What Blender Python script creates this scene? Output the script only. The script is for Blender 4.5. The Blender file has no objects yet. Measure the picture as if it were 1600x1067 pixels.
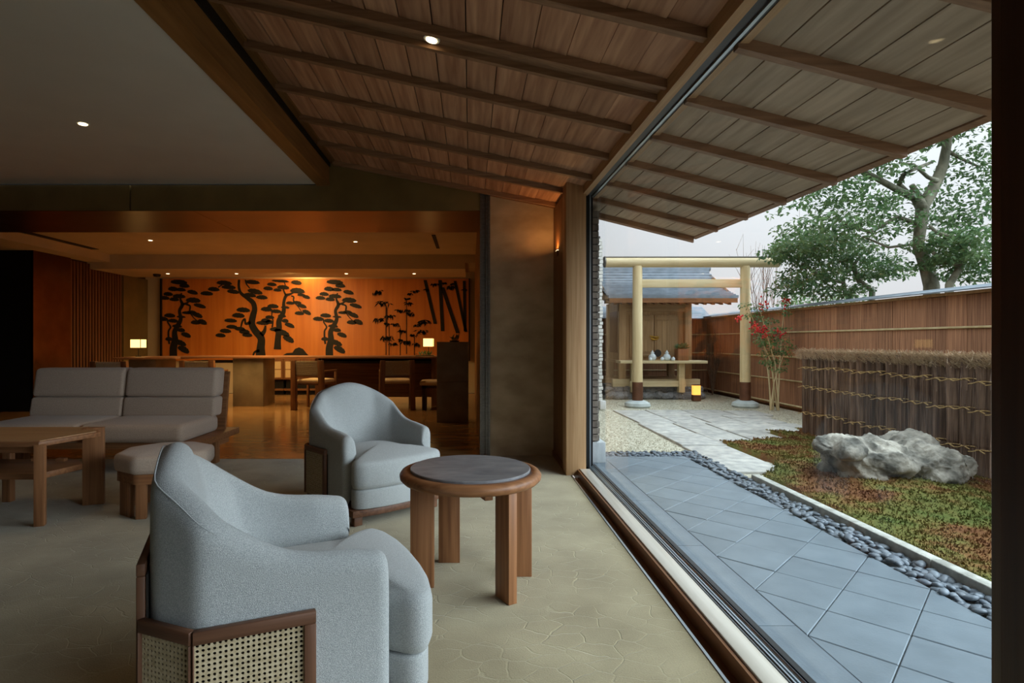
import bpy, bmesh, math, random
from mathutils import Vector, Matrix, noise
R = math.radians
PI = math.pi
rnd = random.Random(7)
scene = bpy.context.scene
C = scene.collection

# ------------------------------------------------------------------ camera
F = 880.0; VX, VY = 735.0, 533.0; EYE = 1.2        # focal length (px), vanishing point, eye height
cam_d = bpy.data.cameras.new('camera')
cam_d.sensor_width = 36; cam_d.lens = 36 * F / 1600
cam_d.shift_x = (800 - VX) / 1600; cam_d.shift_y = (VY - 533.5) / 1600
cam_d.clip_start = 0.02
cam = bpy.data.objects.new('camera', cam_d); C.objects.link(cam)
cam.location = (0, 0, EYE); cam.rotation_euler = (PI / 2, 0, 0)
scene.camera = cam

# ------------------------------------------------------------------ world, exposure
w = bpy.data.worlds.new('overcast_sky'); scene.world = w; w.use_nodes = True
nt = w.node_tree; bg = nt.nodes['Background']
tc = nt.nodes.new('ShaderNodeTexCoord'); sep = nt.nodes.new('ShaderNodeSeparateXYZ')
rp = nt.nodes.new('ShaderNodeValToRGB')
rp.color_ramp.elements[0].position = 0.0; rp.color_ramp.elements[0].color = (0.33, 0.325, 0.33, 1)   # standard overcast sky: zenith 3 x horizon
rp.color_ramp.elements[1].position = 1.0; rp.color_ramp.elements[1].color = (0.80, 0.92, 1.0, 1)
nt.links.new(tc.outputs['Generated'], sep.inputs[0]); nt.links.new(sep.outputs['Z'], rp.inputs[0])
nt.links.new(rp.outputs[0], bg.inputs['Color']); bg.inputs['Strength'].default_value = 1.6
vs = scene.view_settings
vs.view_transform = 'Standard'; vs.look = 'None'; vs.gamma = 1.0; vs.use_curve_mapping = False
vs.exposure = 0.5
# soft low sun lamp on the garden side, added to brighten the lounge
sd = bpy.data.lights.new('added_daylight', 'SUN'); sd.energy = 6.2; sd.angle = R(76); sd.color = (0.77, 0.90, 1.0)
so = bpy.data.objects.new('added_daylight', sd); C.objects.link(so)
so.rotation_euler = Vector((-0.80, 0.24, -0.58)).to_track_quat('-Z', 'Y').to_euler()

# ------------------------------------------------------------------ helpers
def lin(c):
    return tuple(((x / 255) / 12.92 if x / 255 <= 0.04045 else ((x / 255 + 0.055) / 1.055) ** 2.4) for x in c)
def P(x, y, D):
    return Vector(((x - VX) / F * D, D, EYE + (VY - y) / F * D))
def G(x, y, z=0.0):                                   # a ground point seen at a pixel
    D = F * (EYE - z) / (y - VY); return Vector(((x - VX) / F * D, D, z))

MATS = {}
def mat(name, c1, c2=None, rough=0.6, scale=(6, 6, 6), detail=5, bump=0.0, bscale=None, metal=0.0, rand=0.0,
        contrast=(0.35, 0.65), spec=0.5, sheen=0.0, emit=None, estr=0.0, dist=0.0, trans=0.0, coat=0.0):
    m = bpy.data.materials.new(name); m.use_nodes = True; t = m.node_tree; N = t.nodes; L = t.links
    b = N['Principled BSDF']; b.inputs['Roughness'].default_value = rough; b.inputs['Metallic'].default_value = metal
    b.inputs['Specular IOR Level'].default_value = spec
    if sheen: b.inputs['Sheen Weight'].default_value = sheen
    if coat: b.inputs['Coat Weight'].default_value = coat
    co = N.new('ShaderNodeTexCoord'); mp = N.new('ShaderNodeMapping'); mp.inputs['Scale'].default_value = scale
    L.new(co.outputs['Object'], mp.inputs[0])
    oi = N.new('ShaderNodeObjectInfo')
    ad = N.new('ShaderNodeVectorMath'); ad.operation = 'ADD'
    mu = N.new('ShaderNodeMath'); mu.operation = 'MULTIPLY'; mu.inputs[1].default_value = 37.0
    L.new(oi.outputs['Random'], mu.inputs[0]); L.new(mp.outputs[0], ad.inputs[0]); L.new(mu.outputs[0], ad.inputs[1])
    nz = N.new('ShaderNodeTexNoise'); nz.inputs['Scale'].default_value = 1.0; nz.inputs['Detail'].default_value = detail
    nz.inputs['Distortion'].default_value = dist
    L.new(ad.outputs[0], nz.inputs['Vector'])
    rp = N.new('ShaderNodeValToRGB'); e = rp.color_ramp.elements
    e[0].position, e[1].position = contrast
    c2 = c2 or tuple(min(255, v * 0.85) for v in c1)
    e[0].color = (*lin(c1), 1); e[1].color = (*lin(c2), 1)
    L.new(nz.outputs['Fac'], rp.inputs[0])
    hs = N.new('ShaderNodeHueSaturation')
    L.new(rp.outputs[0], hs.inputs['Color'])
    if rand:
        mr = N.new('ShaderNodeMapRange'); mr.inputs['To Min'].default_value = 1 - rand; mr.inputs['To Max'].default_value = 1 + rand
        L.new(oi.outputs['Random'], mr.inputs['Value']); L.new(mr.outputs[0], hs.inputs['Value'])
    L.new(hs.outputs[0], b.inputs['Base Color'])
    if bump:
        bp = N.new('ShaderNodeBump'); bp.inputs['Strength'].default_value = bump; bp.inputs['Distance'].default_value = 0.01
        if bscale:
            n2 = N.new('ShaderNodeTexNoise'); n2.inputs['Scale'].default_value = bscale; n2.inputs['Detail'].default_value = 3
            L.new(co.outputs['Object'], n2.inputs['Vector']); L.new(n2.outputs['Fac'], bp.inputs['Height'])
        else: L.new(nz.outputs['Fac'], bp.inputs['Height'])
        L.new(bp.outputs[0], b.inputs['Normal'])
    if emit:
        b.inputs['Emission Color'].default_value = (*lin(emit), 1); b.inputs['Emission Strength'].default_value = estr
    if trans:
        tr = N.new('ShaderNodeBsdfTranslucent'); L.new(hs.outputs[0], tr.inputs['Color'])
        mx = N.new('ShaderNodeMixShader'); mx.inputs[0].default_value = trans
        L.new(b.outputs[0], mx.inputs[1]); L.new(tr.outputs[0], mx.inputs[2]); L.new(mx.outputs[0], N['Material Output'].inputs['Surface'])
    MATS[name] = m; return m

def wood(name, c1, c2, axis='z', rough=0.5, rand=0.08, fine=45, bump=0.08):
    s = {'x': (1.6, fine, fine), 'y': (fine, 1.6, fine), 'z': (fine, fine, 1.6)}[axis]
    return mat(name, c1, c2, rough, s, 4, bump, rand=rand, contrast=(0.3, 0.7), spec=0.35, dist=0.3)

for ax in 'xyz':
    wood('walnut_' + ax, (160, 110, 72), (120, 78, 48), ax, 0.45)
    wood('chairwood_' + ax, (116, 80, 58), (86, 56, 40), ax, 0.45)
    wood('oak_' + ax, (196, 158, 116), (168, 128, 88), ax, 0.5)
    wood('brownwood_' + ax, (142, 96, 58), (108, 68, 40), ax, 0.45)
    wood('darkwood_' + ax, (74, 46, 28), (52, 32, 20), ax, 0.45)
wood('ceiling_cedar', (208, 160, 126), (160, 112, 84), 'y', 0.55, 0.16, 26)
wood('eave_cedar', (194, 170, 144), (164, 142, 118), 'y', 0.7, 0.08, 26)
wood('batten_wood', (160, 122, 92), (128, 94, 68), 'x', 0.55)
wood('hinoki', (222, 202, 158), (202, 178, 132), 'z', 0.5, 0.04, 20)
wood('hinoki_x', (222, 204, 164), (204, 182, 138), 'x', 0.5, 0.04, 20)
wood('shrine_wood', (198, 162, 118), (164, 128, 88), 'z', 0.6, 0.06, 30)
wood('shrine_wood_x', (190, 154, 112), (156, 120, 82), 'x', 0.6, 0.06, 30)
wood('beam_wood', (150, 108, 62), (122, 84, 44), 'y', 0.5, 0.05, 22)
mat('plaster', (232, 226, 218), (226, 220, 212), 0.9, (2, 2, 2))
mat('lobby_plaster', (214, 196, 160), (206, 188, 152), 0.85, (2, 2, 2))
mat('bronze_panel', (134, 110, 66), (120, 98, 58), 0.5, (3, 3, 3), spec=0.4)
mat('copper_sheet', (118, 80, 46), (102, 66, 36), 0.3, (1, 3, 3), metal=0.85)
mat('travertine', (206, 182, 148), (164, 140, 108), 0.75, (3, 3, 5), 8, 0.25, bscale=22, contrast=(0.3, 0.72))
mat('grey_metal', (128, 124, 118), (112, 108, 102), 0.42, (3, 3, 60), metal=0.8)
mat('alu', (190, 200, 206), (170, 182, 190), 0.28, (40, 3, 3), metal=0.9)
mat('black_gasket', (14, 16, 18), (10, 11, 12), 0.35, (5, 5, 5))
mat('black', (12, 10, 9), (8, 7, 6), 0.6, (5, 5, 5))
mat('sill_oak', (210, 202, 188), (196, 188, 172), 0.26, (30, 1.5, 30), bump=0.05, spec=0.6)
mat('fabric_grey', (190, 193, 191), (152, 156, 156), 0.95, (380, 380, 380), 3, 0.35, bscale=420, contrast=(0.36, 0.62), sheen=0.25)
mat('fabric_beige', (196, 174, 154), (178, 156, 138), 0.95, (160, 160, 160), 3, 0.3, bscale=240, sheen=0.2)
mat('seat_cream', (214, 186, 140), (200, 170, 124), 0.9, (90, 90, 90))
mat('cane', (198, 182, 150), (172, 154, 120), 0.6, (90, 90, 90), rand=0.04)
mat('cane_back', (40, 30, 22), (30, 22, 16), 0.9, (30, 30, 30))
mat('marble_grey', (150, 148, 148), (104, 104, 108), 0.3, (6, 14, 6), 9, dist=1.2, contrast=(0.3, 0.75), spec=0.5)
mat('lobby_stone', (176, 134, 84), (140, 100, 58), 0.16, (2.2, 6, 3), 7, rand=0.08, dist=0.8, spec=0.6)
mat('counter_stone', (150, 134, 104), (122, 106, 80), 0.4, (3, 3, 3), 7)
mat('plinth_stone', (170, 156, 136), (150, 136, 116), 0.5, (5, 5, 5), 6)
mat('mural_veneer', (226, 138, 56), (206, 116, 42), 0.45, (9, 1, 0.5), 5, contrast=(0.3, 0.7))
mat('mural_ink', (30, 24, 14), (20, 16, 10), 0.7, (20, 20, 20))
mat('shade_paper', (255, 236, 190), None, 0.8, (3, 3, 3), emit=(255, 206, 120), estr=2.0)
mat('lens_glow', (255, 244, 220), None, 0.5, (3, 3, 3), emit=(255, 226, 170), estr=5)
mat('lantern_glow', (255, 200, 110), None, 0.7, (3, 3, 3), emit=(255, 170, 70), estr=1.3)
mat('white_plastic', (225, 225, 222), None, 0.5, (3, 3, 3))
# outdoors
mat('paver_slate', (112, 124, 132), (96, 108, 116), 0.42, (7, 7, 7), 7, 0.08, bscale=90, rand=0.06, contrast=(0.25, 0.75))
mat('paver_joint', (84, 88, 92), None, 0.9, (9, 9, 9))
mat('pebble', (112, 122, 130), (78, 88, 98), 0.5, (9, 9, 9), 4, rand=0.25)
mat('gravel', (214, 208, 186), (146, 140, 120), 0.95, (42, 42, 42), 4, 1.0, bscale=60, contrast=(0.32, 0.6))
mat('path_stone', (192, 188, 178), (146, 146, 142), 0.85, (9, 9, 9), 9, 0.5, bscale=45, rand=0.1, contrast=(0.3, 0.7))
mat('kerb_stone', (186, 186, 176), (150, 150, 140), 0.9, (14, 14, 14), 6, 0.4, bscale=60)
mat('soil', (70, 58, 42), (50, 42, 32), 0.95, (14, 14, 14))
mat('rock', (78, 76, 68), (172, 166, 152), 0.9, (6, 6, 6), 12, 0.8, bscale=40, contrast=(0.36, 0.60))
mat('base_rock', (152, 154, 156), (94, 96, 100), 0.85, (7, 7, 7), 8, 0.6, bscale=25, rand=0.15)
mat('bark_board', (182, 132, 96), (118, 78, 56), 0.85, (70, 70, 1.5), 4, 0.6, rand=0.14, contrast=(0.3, 0.68))
mat('bamboo', (206, 188, 146), (184, 162, 118), 0.55, (8, 8, 2), 4)
mat('brush', (132, 108, 90), (84, 66, 56), 0.95, (40, 40, 3), 4, 0.4, rand=0.22)
mat('straw', (206, 186, 160), (156, 134, 110), 0.9, (60, 60, 60), 3)
mat('tie_cord', (196, 166, 110), (160, 130, 84), 0.8, (50, 50, 50))
mat('roof_slate', (126, 134, 142), (104, 112, 120), 0.65, (6, 6, 6), 4, rand=0.05)
mat('tile_brick', (150, 138, 124), (118, 106, 94), 0.85, (25, 25, 25), 5, 0.4, bscale=80, rand=0.12)
mat('tile_white', (226, 224, 216), (204, 202, 194), 0.6, (25, 25, 25), 5, rand=0.05)
mat('mortar', (72, 66, 60), None, 0.95, (20, 20, 20))
mat('plinth_white', (196, 200, 200), (184, 188, 188), 0.8, (9, 9, 9))
mat('torii_base', (196, 204, 200), (170, 178, 176), 0.8, (9, 9, 9))
mat('torii_sleeve', (112, 72, 50), (92, 58, 40), 0.5, (6, 6, 6), metal=0.4)
mat('gold', (214, 170, 70), (196, 150, 54), 0.3, (5, 5, 5), metal=0.9)
mat('porcelain', (226, 234, 236), (208, 218, 222), 0.2, (8, 8, 8))
mat('leaf_green', (116, 142, 92), (66, 98, 60), 0.4, (5, 5, 5), 3, contrast=(0.35, 0.65), trans=0.38, spec=0.5)
mat('leaf_fresh', (112, 146, 84), (70, 108, 66), 0.45, (9, 9, 9), 3, trans=0.3)
mat('trunk_bark', (132, 128, 108), (84, 84, 68), 0.9, (9, 9, 4), 7, 0.8, bscale=30)
mat('twig', (120, 96, 76), (88, 68, 52), 0.9, (20, 20, 20))
mat('berry', (226, 44, 46), (200, 30, 36), 0.35, (20, 20, 20))

def carpet_mat():
    m = bpy.data.materials.new('carpet'); m.use_nodes = True; t = m.node_tree; N = t.nodes; L = t.links; b = N['Principled BSDF']
    b.inputs['Roughness'].default_value = 0.95; b.inputs['Specular IOR Level'].default_value = 0.15; b.inputs['Sheen Weight'].default_value = 0.25
    co = N.new('ShaderNodeTexCoord')
    wn = N.new('ShaderNodeTexNoise'); wn.inputs['Scale'].default_value = 5; L.new(co.outputs['Object'], wn.inputs['Vector'])
    mx = N.new('ShaderNodeMix'); mx.data_type = 'VECTOR'; mx.inputs[0].default_value = 0.10
    L.new(co.outputs['Object'], mx.inputs[4]); L.new(wn.outputs['Color'], mx.inputs[5])
    mp = N.new('ShaderNodeMapping'); mp.inputs['Scale'].default_value = (8.5, 12.5, 8); mp.inputs['Rotation'].default_value = (0, 0, 0.5)
    L.new(mx.outputs[1], mp.inputs[0])
    vo = N.new('ShaderNodeTexVoronoi'); vo.feature = 'DISTANCE_TO_EDGE'; vo.inputs['Scale'].default_value = 1.0; vo.inputs['Randomness'].default_value = 0.85
    L.new(mp.outputs[0], vo.inputs['Vector'])
    vr = N.new('ShaderNodeMapRange'); vr.inputs['From Max'].default_value = 0.03; L.new(vo.outputs['Distance'], vr.inputs['Value'])
    fn = N.new('ShaderNodeTexNoise'); fn.inputs['Scale'].default_value = 170; fn.inputs['Detail'].default_value = 2; L.new(co.outputs['Object'], fn.inputs['Vector'])
    big = N.new('ShaderNodeTexNoise'); big.inputs['Scale'].default_value = 2.6; big.inputs['Detail'].default_value = 5; L.new(co.outputs['Object'], big.inputs['Vector'])
    rp = N.new('ShaderNodeValToRGB'); rp.color_ramp.elements[0].position = 0.3; rp.color_ramp.elements[1].position = 0.7
    rp.color_ramp.elements[0].color = (*lin((144, 130, 96)), 1); rp.color_ramp.elements[1].color = (*lin((174, 160, 124)), 1)
    L.new(big.outputs['Fac'], rp.inputs[0])
    m2 = N.new('ShaderNodeMix'); m2.data_type = 'RGBA'; m2.inputs[6].default_value = (*lin((178, 166, 130)), 1)
    ln = N.new('ShaderNodeTexNoise'); ln.inputs['Scale'].default_value = 3.3; L.new(co.outputs['Object'], ln.inputs['Vector'])
    lr = N.new('ShaderNodeMapRange'); lr.inputs['From Min'].default_value = 0.42; lr.inputs['From Max'].default_value = 0.62; lr.inputs['To Min'].default_value = 0.35; L.new(ln.outputs['Fac'], lr.inputs['Value'])
    mm = N.new('ShaderNodeMath'); mm.operation = 'MAXIMUM'; L.new(vr.outputs[0], mm.inputs[0]); L.new(lr.outputs[0], mm.inputs[1])
    L.new(mm.outputs[0], m2.inputs[0]); L.new(rp.outputs[0], m2.inputs[7])
    pl_ = N.new('ShaderNodeMapRange'); pl_.inputs['To Min'].default_value = 0.78; pl_.inputs['To Max'].default_value = 1.2; L.new(fn.outputs['Fac'], pl_.inputs['Value'])
    hv = N.new('ShaderNodeHueSaturation'); L.new(m2.outputs[2], hv.inputs['Color']); L.new(pl_.outputs[0], hv.inputs['Value'])
    L.new(hv.outputs[0], b.inputs['Base Color'])
    a1 = N.new('ShaderNodeMath'); a1.operation = 'MULTIPLY'; a1.inputs[1].default_value = 0.5; L.new(fn.outputs['Fac'], a1.inputs[0])
    a2 = N.new('ShaderNodeMath'); a2.operation = 'ADD'; L.new(a1.outputs[0], a2.inputs[0]); L.new(mm.outputs[0], a2.inputs[1])
    bp = N.new('ShaderNodeBump'); bp.inputs['Strength'].default_value = 0.5; bp.inputs['Distance'].default_value = 0.005
    L.new(a2.outputs[0], bp.inputs['Height']); L.new(bp.outputs[0], b.inputs['Normal'])
    MATS['carpet'] = m
carpet_mat()

def moss_mat():
    m = bpy.data.materials.new('moss'); m.use_nodes = True; t = m.node_tree; N = t.nodes; L = t.links; b = N['Principled BSDF']
    b.inputs['Roughness'].default_value = 1.0; b.inputs['Specular IOR Level'].default_value = 0.1
    co = N.new('ShaderNodeTexCoord')
    n1 = N.new('ShaderNodeTexNoise'); n1.inputs['Scale'].default_value = 1.5; n1.inputs['Detail'].default_value = 5; n1.inputs['Roughness'].default_value = 0.65
    L.new(co.outputs['Object'], n1.inputs['Vector'])
    rp = N.new('ShaderNodeValToRGB'); e = rp.color_ramp.elements
    e[0].position = 0.34; e[0].color = (*lin((92, 58, 42)), 1); e[1].position = 0.66; e[1].color = (*lin((84, 96, 50)), 1)
    k = e.new(0.45); k.color = (*lin((116, 82, 52)), 1); k = e.new(0.53); k.color = (*lin((108, 102, 56)), 1)
    L.new(n1.outputs['Fac'], rp.inputs[0])
    n2 = N.new('ShaderNodeTexNoise'); n2.inputs['Scale'].default_value = 60; L.new(co.outputs['Object'], n2.inputs['Vector'])
    mr = N.new('ShaderNodeMapRange'); mr.inputs['To Min'].default_value = 0.6; mr.inputs['To Max'].default_value = 1.4; L.new(n2.outputs['Fac'], mr.inputs['Value'])
    hs = N.new('ShaderNodeHueSaturation'); L.new(rp.outputs[0], hs.inputs['Color']); L.new(mr.outputs[0], hs.inputs['Value'])
    L.new(hs.outputs[0], b.inputs['Base Color']); MATS['moss'] = m
moss_mat()

def glass_mat():
    m = bpy.data.materials.new('window_glass'); m.use_nodes = True; t = m.node_tree; N = t.nodes; L = t.links
    N.remove(N['Principled BSDF'])
    tr = N.new('ShaderNodeBsdfTransparent'); tr.inputs[0].default_value = (0.975, 0.985, 0.985, 1)
    gl = N.new('ShaderNodeBsdfGlossy'); gl.inputs['Roughness'].default_value = 0.02
    lw = N.new('ShaderNodeLayerWeight'); lw.inputs['Blend'].default_value = 0.5
    pw = N.new('ShaderNodeMath'); pw.operation = 'POWER'; pw.inputs[1].default_value = 5.0; L.new(lw.outputs['Facing'], pw.inputs[0])
    fr = N.new('ShaderNodeMath'); fr.operation = 'MULTIPLY_ADD'; fr.inputs[1].default_value = 0.55; fr.inputs[2].default_value = 0.018; L.new(pw.outputs[0], fr.inputs[0])
    mx = N.new('ShaderNodeMixShader'); L.new(fr.outputs[0], mx.inputs[0]); L.new(tr.outputs[0], mx.inputs[1]); L.new(gl.outputs[0], mx.inputs[2])
    L.new(mx.outputs[0], N['Material Output'].inputs['Surface']); MATS['window_glass'] = m
glass_mat()

def link(o, parent=None, world=True):
    C.objects.link(o)
    if parent is not None:
        o.parent = parent
        if world: o.matrix_parent_inverse = Matrix.LocRotScale(parent.location, parent.rotation_euler, None).inverted()
    return o
def tag(o, label, cat, group=None, kind=None):
    o['label'] = label; o['category'] = cat
    if group: o['group'] = group
    if kind: o['kind'] = kind
    return o
def thing(name, label, cat, loc=(0, 0, 0), rz=0, group=None, kind=None):
    o = bpy.data.objects.new(name, None); o.empty_display_size = 0.1
    o.location = loc; o.rotation_euler = (0, 0, rz); C.objects.link(o)
    return tag(o, label, cat, group, kind)

class MB:
    def __init__(s): s.v = []; s.f = []
    def add(s, v, f):
        k = len(s.v); s.v.extend(v); s.f.extend([tuple(i + k for i in q) for q in f]); return s
    def box(s, x0, x1, y0, y1, z0, z1):
        return s.add([(x0, y0, z0), (x1, y0, z0), (x1, y1, z0), (x0, y1, z0), (x0, y0, z1), (x1, y0, z1), (x1, y1, z1), (x0, y1, z1)],
                     [(0, 3, 2, 1), (4, 5, 6, 7), (0, 1, 5, 4), (1, 2, 6, 5), (2, 3, 7, 6), (3, 0, 4, 7)])
    def hexa(s, p):                                    # 8 points: bottom four, top four
        return s.add([tuple(q) for q in p], [(0, 3, 2, 1), (4, 5, 6, 7), (0, 1, 5, 4), (1, 2, 6, 5), (2, 3, 7, 6), (3, 0, 4, 7)])
    def prism(s, poly, z0, z1):                        # convex or concave outline, counter-clockwise
        n = len(poly)
        return s.add([(x, y, z0) for x, y in poly] + [(x, y, z1) for x, y in poly],
                     [tuple(range(n - 1, -1, -1)), tuple(range(n, 2 * n))] + [(i, (i + 1) % n, n + (i + 1) % n, n + i) for i in range(n)])
    def prism_y(s, poly, y0, y1):                      # outline in x,z extruded along y
        n = len(poly)
        return s.add([(x, y0, z) for x, z in poly] + [(x, y1, z) for x, z in poly],
                     [tuple(range(n)), tuple(range(2 * n - 1, n - 1, -1))] + [(i, n + i, n + (i + 1) % n, (i + 1) % n) for i in range(n)])
    def tube(s, pts, rad, seg=8, cap=True):
        pts = [Vector(p) for p in pts]; n = len(pts)
        if not isinstance(rad, (list, tuple)): rad = [rad] * n
        k = len(s.v); up = None
        for i, p in enumerate(pts):
            d = (pts[min(i + 1, n - 1)] - pts[max(i - 1, 0)]).normalized()
            if up is None: up = Vector((0, 0, 1)) if abs(d.z) < 0.9 else Vector((1, 0, 0))
            a = d.cross(up).normalized(); b = a.cross(d).normalized(); up = b
            for j in range(seg):
                t = 2 * PI * j / seg; s.v.append(tuple(p + (a * math.cos(t) + b * math.sin(t)) * rad[i]))
        for i in range(n - 1):
            for j in range(seg):
                s.f.append((k + i * seg + j, k + i * seg + (j + 1) % seg, k + (i + 1) * seg + (j + 1) % seg, k + (i + 1) * seg + j))
        if cap:
            s.f.append(tuple(k + j for j in range(seg - 1, -1, -1))); s.f.append(tuple(k + (n - 1) * seg + j for j in range(seg)))
        return s
    def lathe(s, prof, cx=0, cy=0, seg=24):            # prof: (r, z) bottom to top
        k = len(s.v)
        for r, z in prof:
            for j in range(seg):
                t = 2 * PI * j / seg; s.v.append((cx + r * math.cos(t), cy + r * math.sin(t), z))
        for i in range(len(prof) - 1):
            for j in range(seg):
                s.f.append((k + i * seg + j, k + i * seg + (j + 1) % seg, k + (i + 1) * seg + (j + 1) % seg, k + (i + 1) * seg + j))
        s.f.append(tuple(k + j for j in range(seg - 1, -1, -1))); s.f.append(tuple(k + (len(prof) - 1) * seg + j for j in range(seg)))
        return s
    def mesh(s, name, m):
        me = bpy.data.meshes.new(name); me.from_pydata(s.v, [], s.f); me.materials.append(MATS[m]); return me
    def build(s, name, m, parent=None, smooth=False, bevel=0, seg=2, world=True, loc=None):
        me = s.mesh(name, m)
        if bevel:
            bm = bmesh.new(); bm.from_mesh(me)
            bmesh.ops.recalc_face_normals(bm, faces=bm.faces)
            ed = [e for e in bm.edges if len(e.link_faces) == 2 and e.calc_face_angle(0) > 0.5]
            bmesh.ops.bevel(bm, geom=ed, offset=bevel, segments=seg, affect='EDGES', profile=0.5, clamp_overlap=True)
            bm.to_mesh(me); bm.free()
        if smooth:
            me.shade_smooth()
            if smooth != 2: me.set_sharp_from_angle(angle=R(45))
        o = bpy.data.objects.new(name, me)
        if loc: o.location = loc
        return link(o, parent, world)
def box(name, x0, x1, y0, y1, z0, z1, m, parent=None, bevel=0, world=True, seg=2):
    return MB().box(x0, x1, y0, y1, z0, z1).build(name, m, parent, smooth=bool(bevel), bevel=bevel, world=world, seg=seg)
def inst(name, me, parent=None, loc=(0, 0, 0), rot=(0, 0, 0), scale=(1, 1, 1)):
    o = bpy.data.objects.new(name, me); o.location = loc; o.rotation_euler = rot; o.scale = scale
    return link(o, parent, True)
def struct(o, label, cat): return tag(o, label, cat, kind='structure')
def copy_thing(o, loc, rz, label):
    r = o.copy(); C.objects.link(r); r.location = loc; r.rotation_euler = (0, 0, rz); r['label'] = label
    for ch in o.children:
        c = ch.copy(); C.objects.link(c); c.parent = r; c.matrix_parent_inverse = ch.matrix_parent_inverse.copy()
        for g in ch.children:
            d = g.copy(); C.objects.link(d); d.parent = c; d.matrix_parent_inverse = g.matrix_parent_inverse.copy()
    return r
def clip(poly, x0, x1, y0, y1):
    for ax, v, sgn in ((0, x0, 1), (0, x1, -1), (1, y0, 1), (1, y1, -1)):
        out = []
        for i in range(len(poly)):
            a, b = poly[i - 1], poly[i]; da, db = (a[ax] - v) * sgn, (b[ax] - v) * sgn
            if (da >= 0) != (db >= 0):
                t = da / (da - db); out.append((a[0] + (b[0] - a[0]) * t, a[1] + (b[1] - a[1]) * t))
            if db >= 0: out.append(b)
        poly = out
        if len(poly) < 3: return []
    return poly
def smooth(t): t = max(0, min(1, t)); return t * t * (3 - 2 * t)
def interp(tab, x):
    if x <= tab[0][0]: return tab[0][1]
    for (a, va), (b, vb) in zip(tab, tab[1:]):
        if x <= b: return va + (vb - va) * smooth((x - a) / (b - a)) if False else va + (vb - va) * (x - a) / (b - a)
    return tab[-1][1]

# ================================================================== THE SETTING
# ---- room shell
YB, XL = -3.2, -8.6                                   # wall behind the camera, left wall
o = MB().prism([(XL, YB), (0.905, YB), (0.905, 5.03), (0.87, 5.03), (0.87, 5.91), (0.2, 5.91), (0.2, 5.74), (XL, 5.74)], -0.12, 0.0).build('floor', 'carpet')
struct(o, 'olive beige cut pile carpet with a crackle pattern', 'floor')
lob = MB().box(XL, 0.2, 5.75, 13.3, -0.14, -0.012).build('floor_lobby', 'paver_joint'); struct(lob, 'polished brown stone tiles in the lobby behind the sofa', 'floor')
tw, th = 0.9, 0.9
tm = MB().box(0.002, tw - 0.002, 0.002, th - 0.002, -0.02, -0.0).mesh('tile', 'lobby_stone')
for i in range(10):
    for j in range(8):
        inst('tile', tm, lob, (0.2 - (i + 1) * tw, 5.75 + j * th, 0))
box('wall_back', XL, 1.2, YB - 0.15, YB, 0, 3.3, 'brownwood_z'); struct(bpy.data.objects['wall_back'], 'brown timber wall behind the seating area', 'wall')
box('wall_left', XL - 0.15, XL, YB, 13.3, 0, 3.0, 'darkwood_z'); struct(bpy.data.objects['wall_left'], 'dark timber wall closing the lounge', 'wall')
o = MB().box(XL, -1.60, YB, 5.86, 2.835, 3.0).build('ceiling', 'plaster'); struct(o, 'flat pale plaster ceiling over the lounge', 'ceiling')

# ---- sloped roof: ridge side high, falling through the window head to the eave
def roof_z(X, Y):
    Lz = 3.07 + (5.9 - Y) * 0.0127; Hz = 2.586 - 0.0206 * (5.03 - Y)
    if X <= 1.008: return Hz + (Lz - Hz) * (1.008 - X) / 2.468
    return Hz - 0.25 * (X - 1.008)
def slope_bar(mb, x0, x1, y0, y1, lo, hi):             # a bar following the roof slope, lo/hi measured from the board face
    mb.hexa([(x0, y0, roof_z(x0, y0) + lo), (x1, y0, roof_z(x1, y0) + lo), (x1, y1, roof_z(x1, y1) + lo), (x0, y1, roof_z(x0, y1) + lo),
             (x0, y0, roof_z(x0, y0) + hi), (x1, y0, roof_z(x1, y0) + hi), (x1, y1, roof_z(x1, y1) + hi), (x0, y1, roof_z(x0, y1) + hi)])
    return mb
mb = MB(); slope_bar(mb, -1.46, 1.008, YB, 6.05, 0.022, 0.12)
cs = struct(mb.build('ceiling_sloped', 'darkwood_y'), 'sloping cedar board ceiling with battens above the armchairs', 'ceiling')
mb = MB(); slope_bar(mb, 1.008, 2.34, YB, 5.86, 0.022, 0.10)
ev = struct(mb.build('roof_eave', 'darkwood_y'), 'underside of the projecting cedar eave outside the window', 'roof')
BY = [0.15 + 0.567 * k - 3.402 for k in range(17)]     # batten positions along y
BY = [b for b in BY if b < 5.9]
edges = [YB] + BY + [5.91]
nb = 14
for a, b in zip(edges, edges[1:]):
    for k in range(nb):
        x0 = -1.40 + 2.408 * k / nb; x1 = -1.40 + 2.408 * (k + 1) / nb
        mb = MB(); slope_bar(mb, x0 + 0.004, x1 - 0.002, a, b, 0.0, 0.022)
        for i in (0, 3): mb.v[i] = (mb.v[i][0], mb.v[i][1], mb.v[i][2] + 0.008)   # each board laps the next
        mb.build('board', 'ceiling_cedar', cs)
    for k in range(7):
        x0 = 1.15 + 1.17 * k / 7; x1 = 1.15 + 1.17 * (k + 1) / 7
        mb = MB(); slope_bar(mb, x0 + 0.004, x1 - 0.003, a, min(b, 5.85), 0.0, 0.022)
        mb.build('board', 'eave_cedar', ev)
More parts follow.
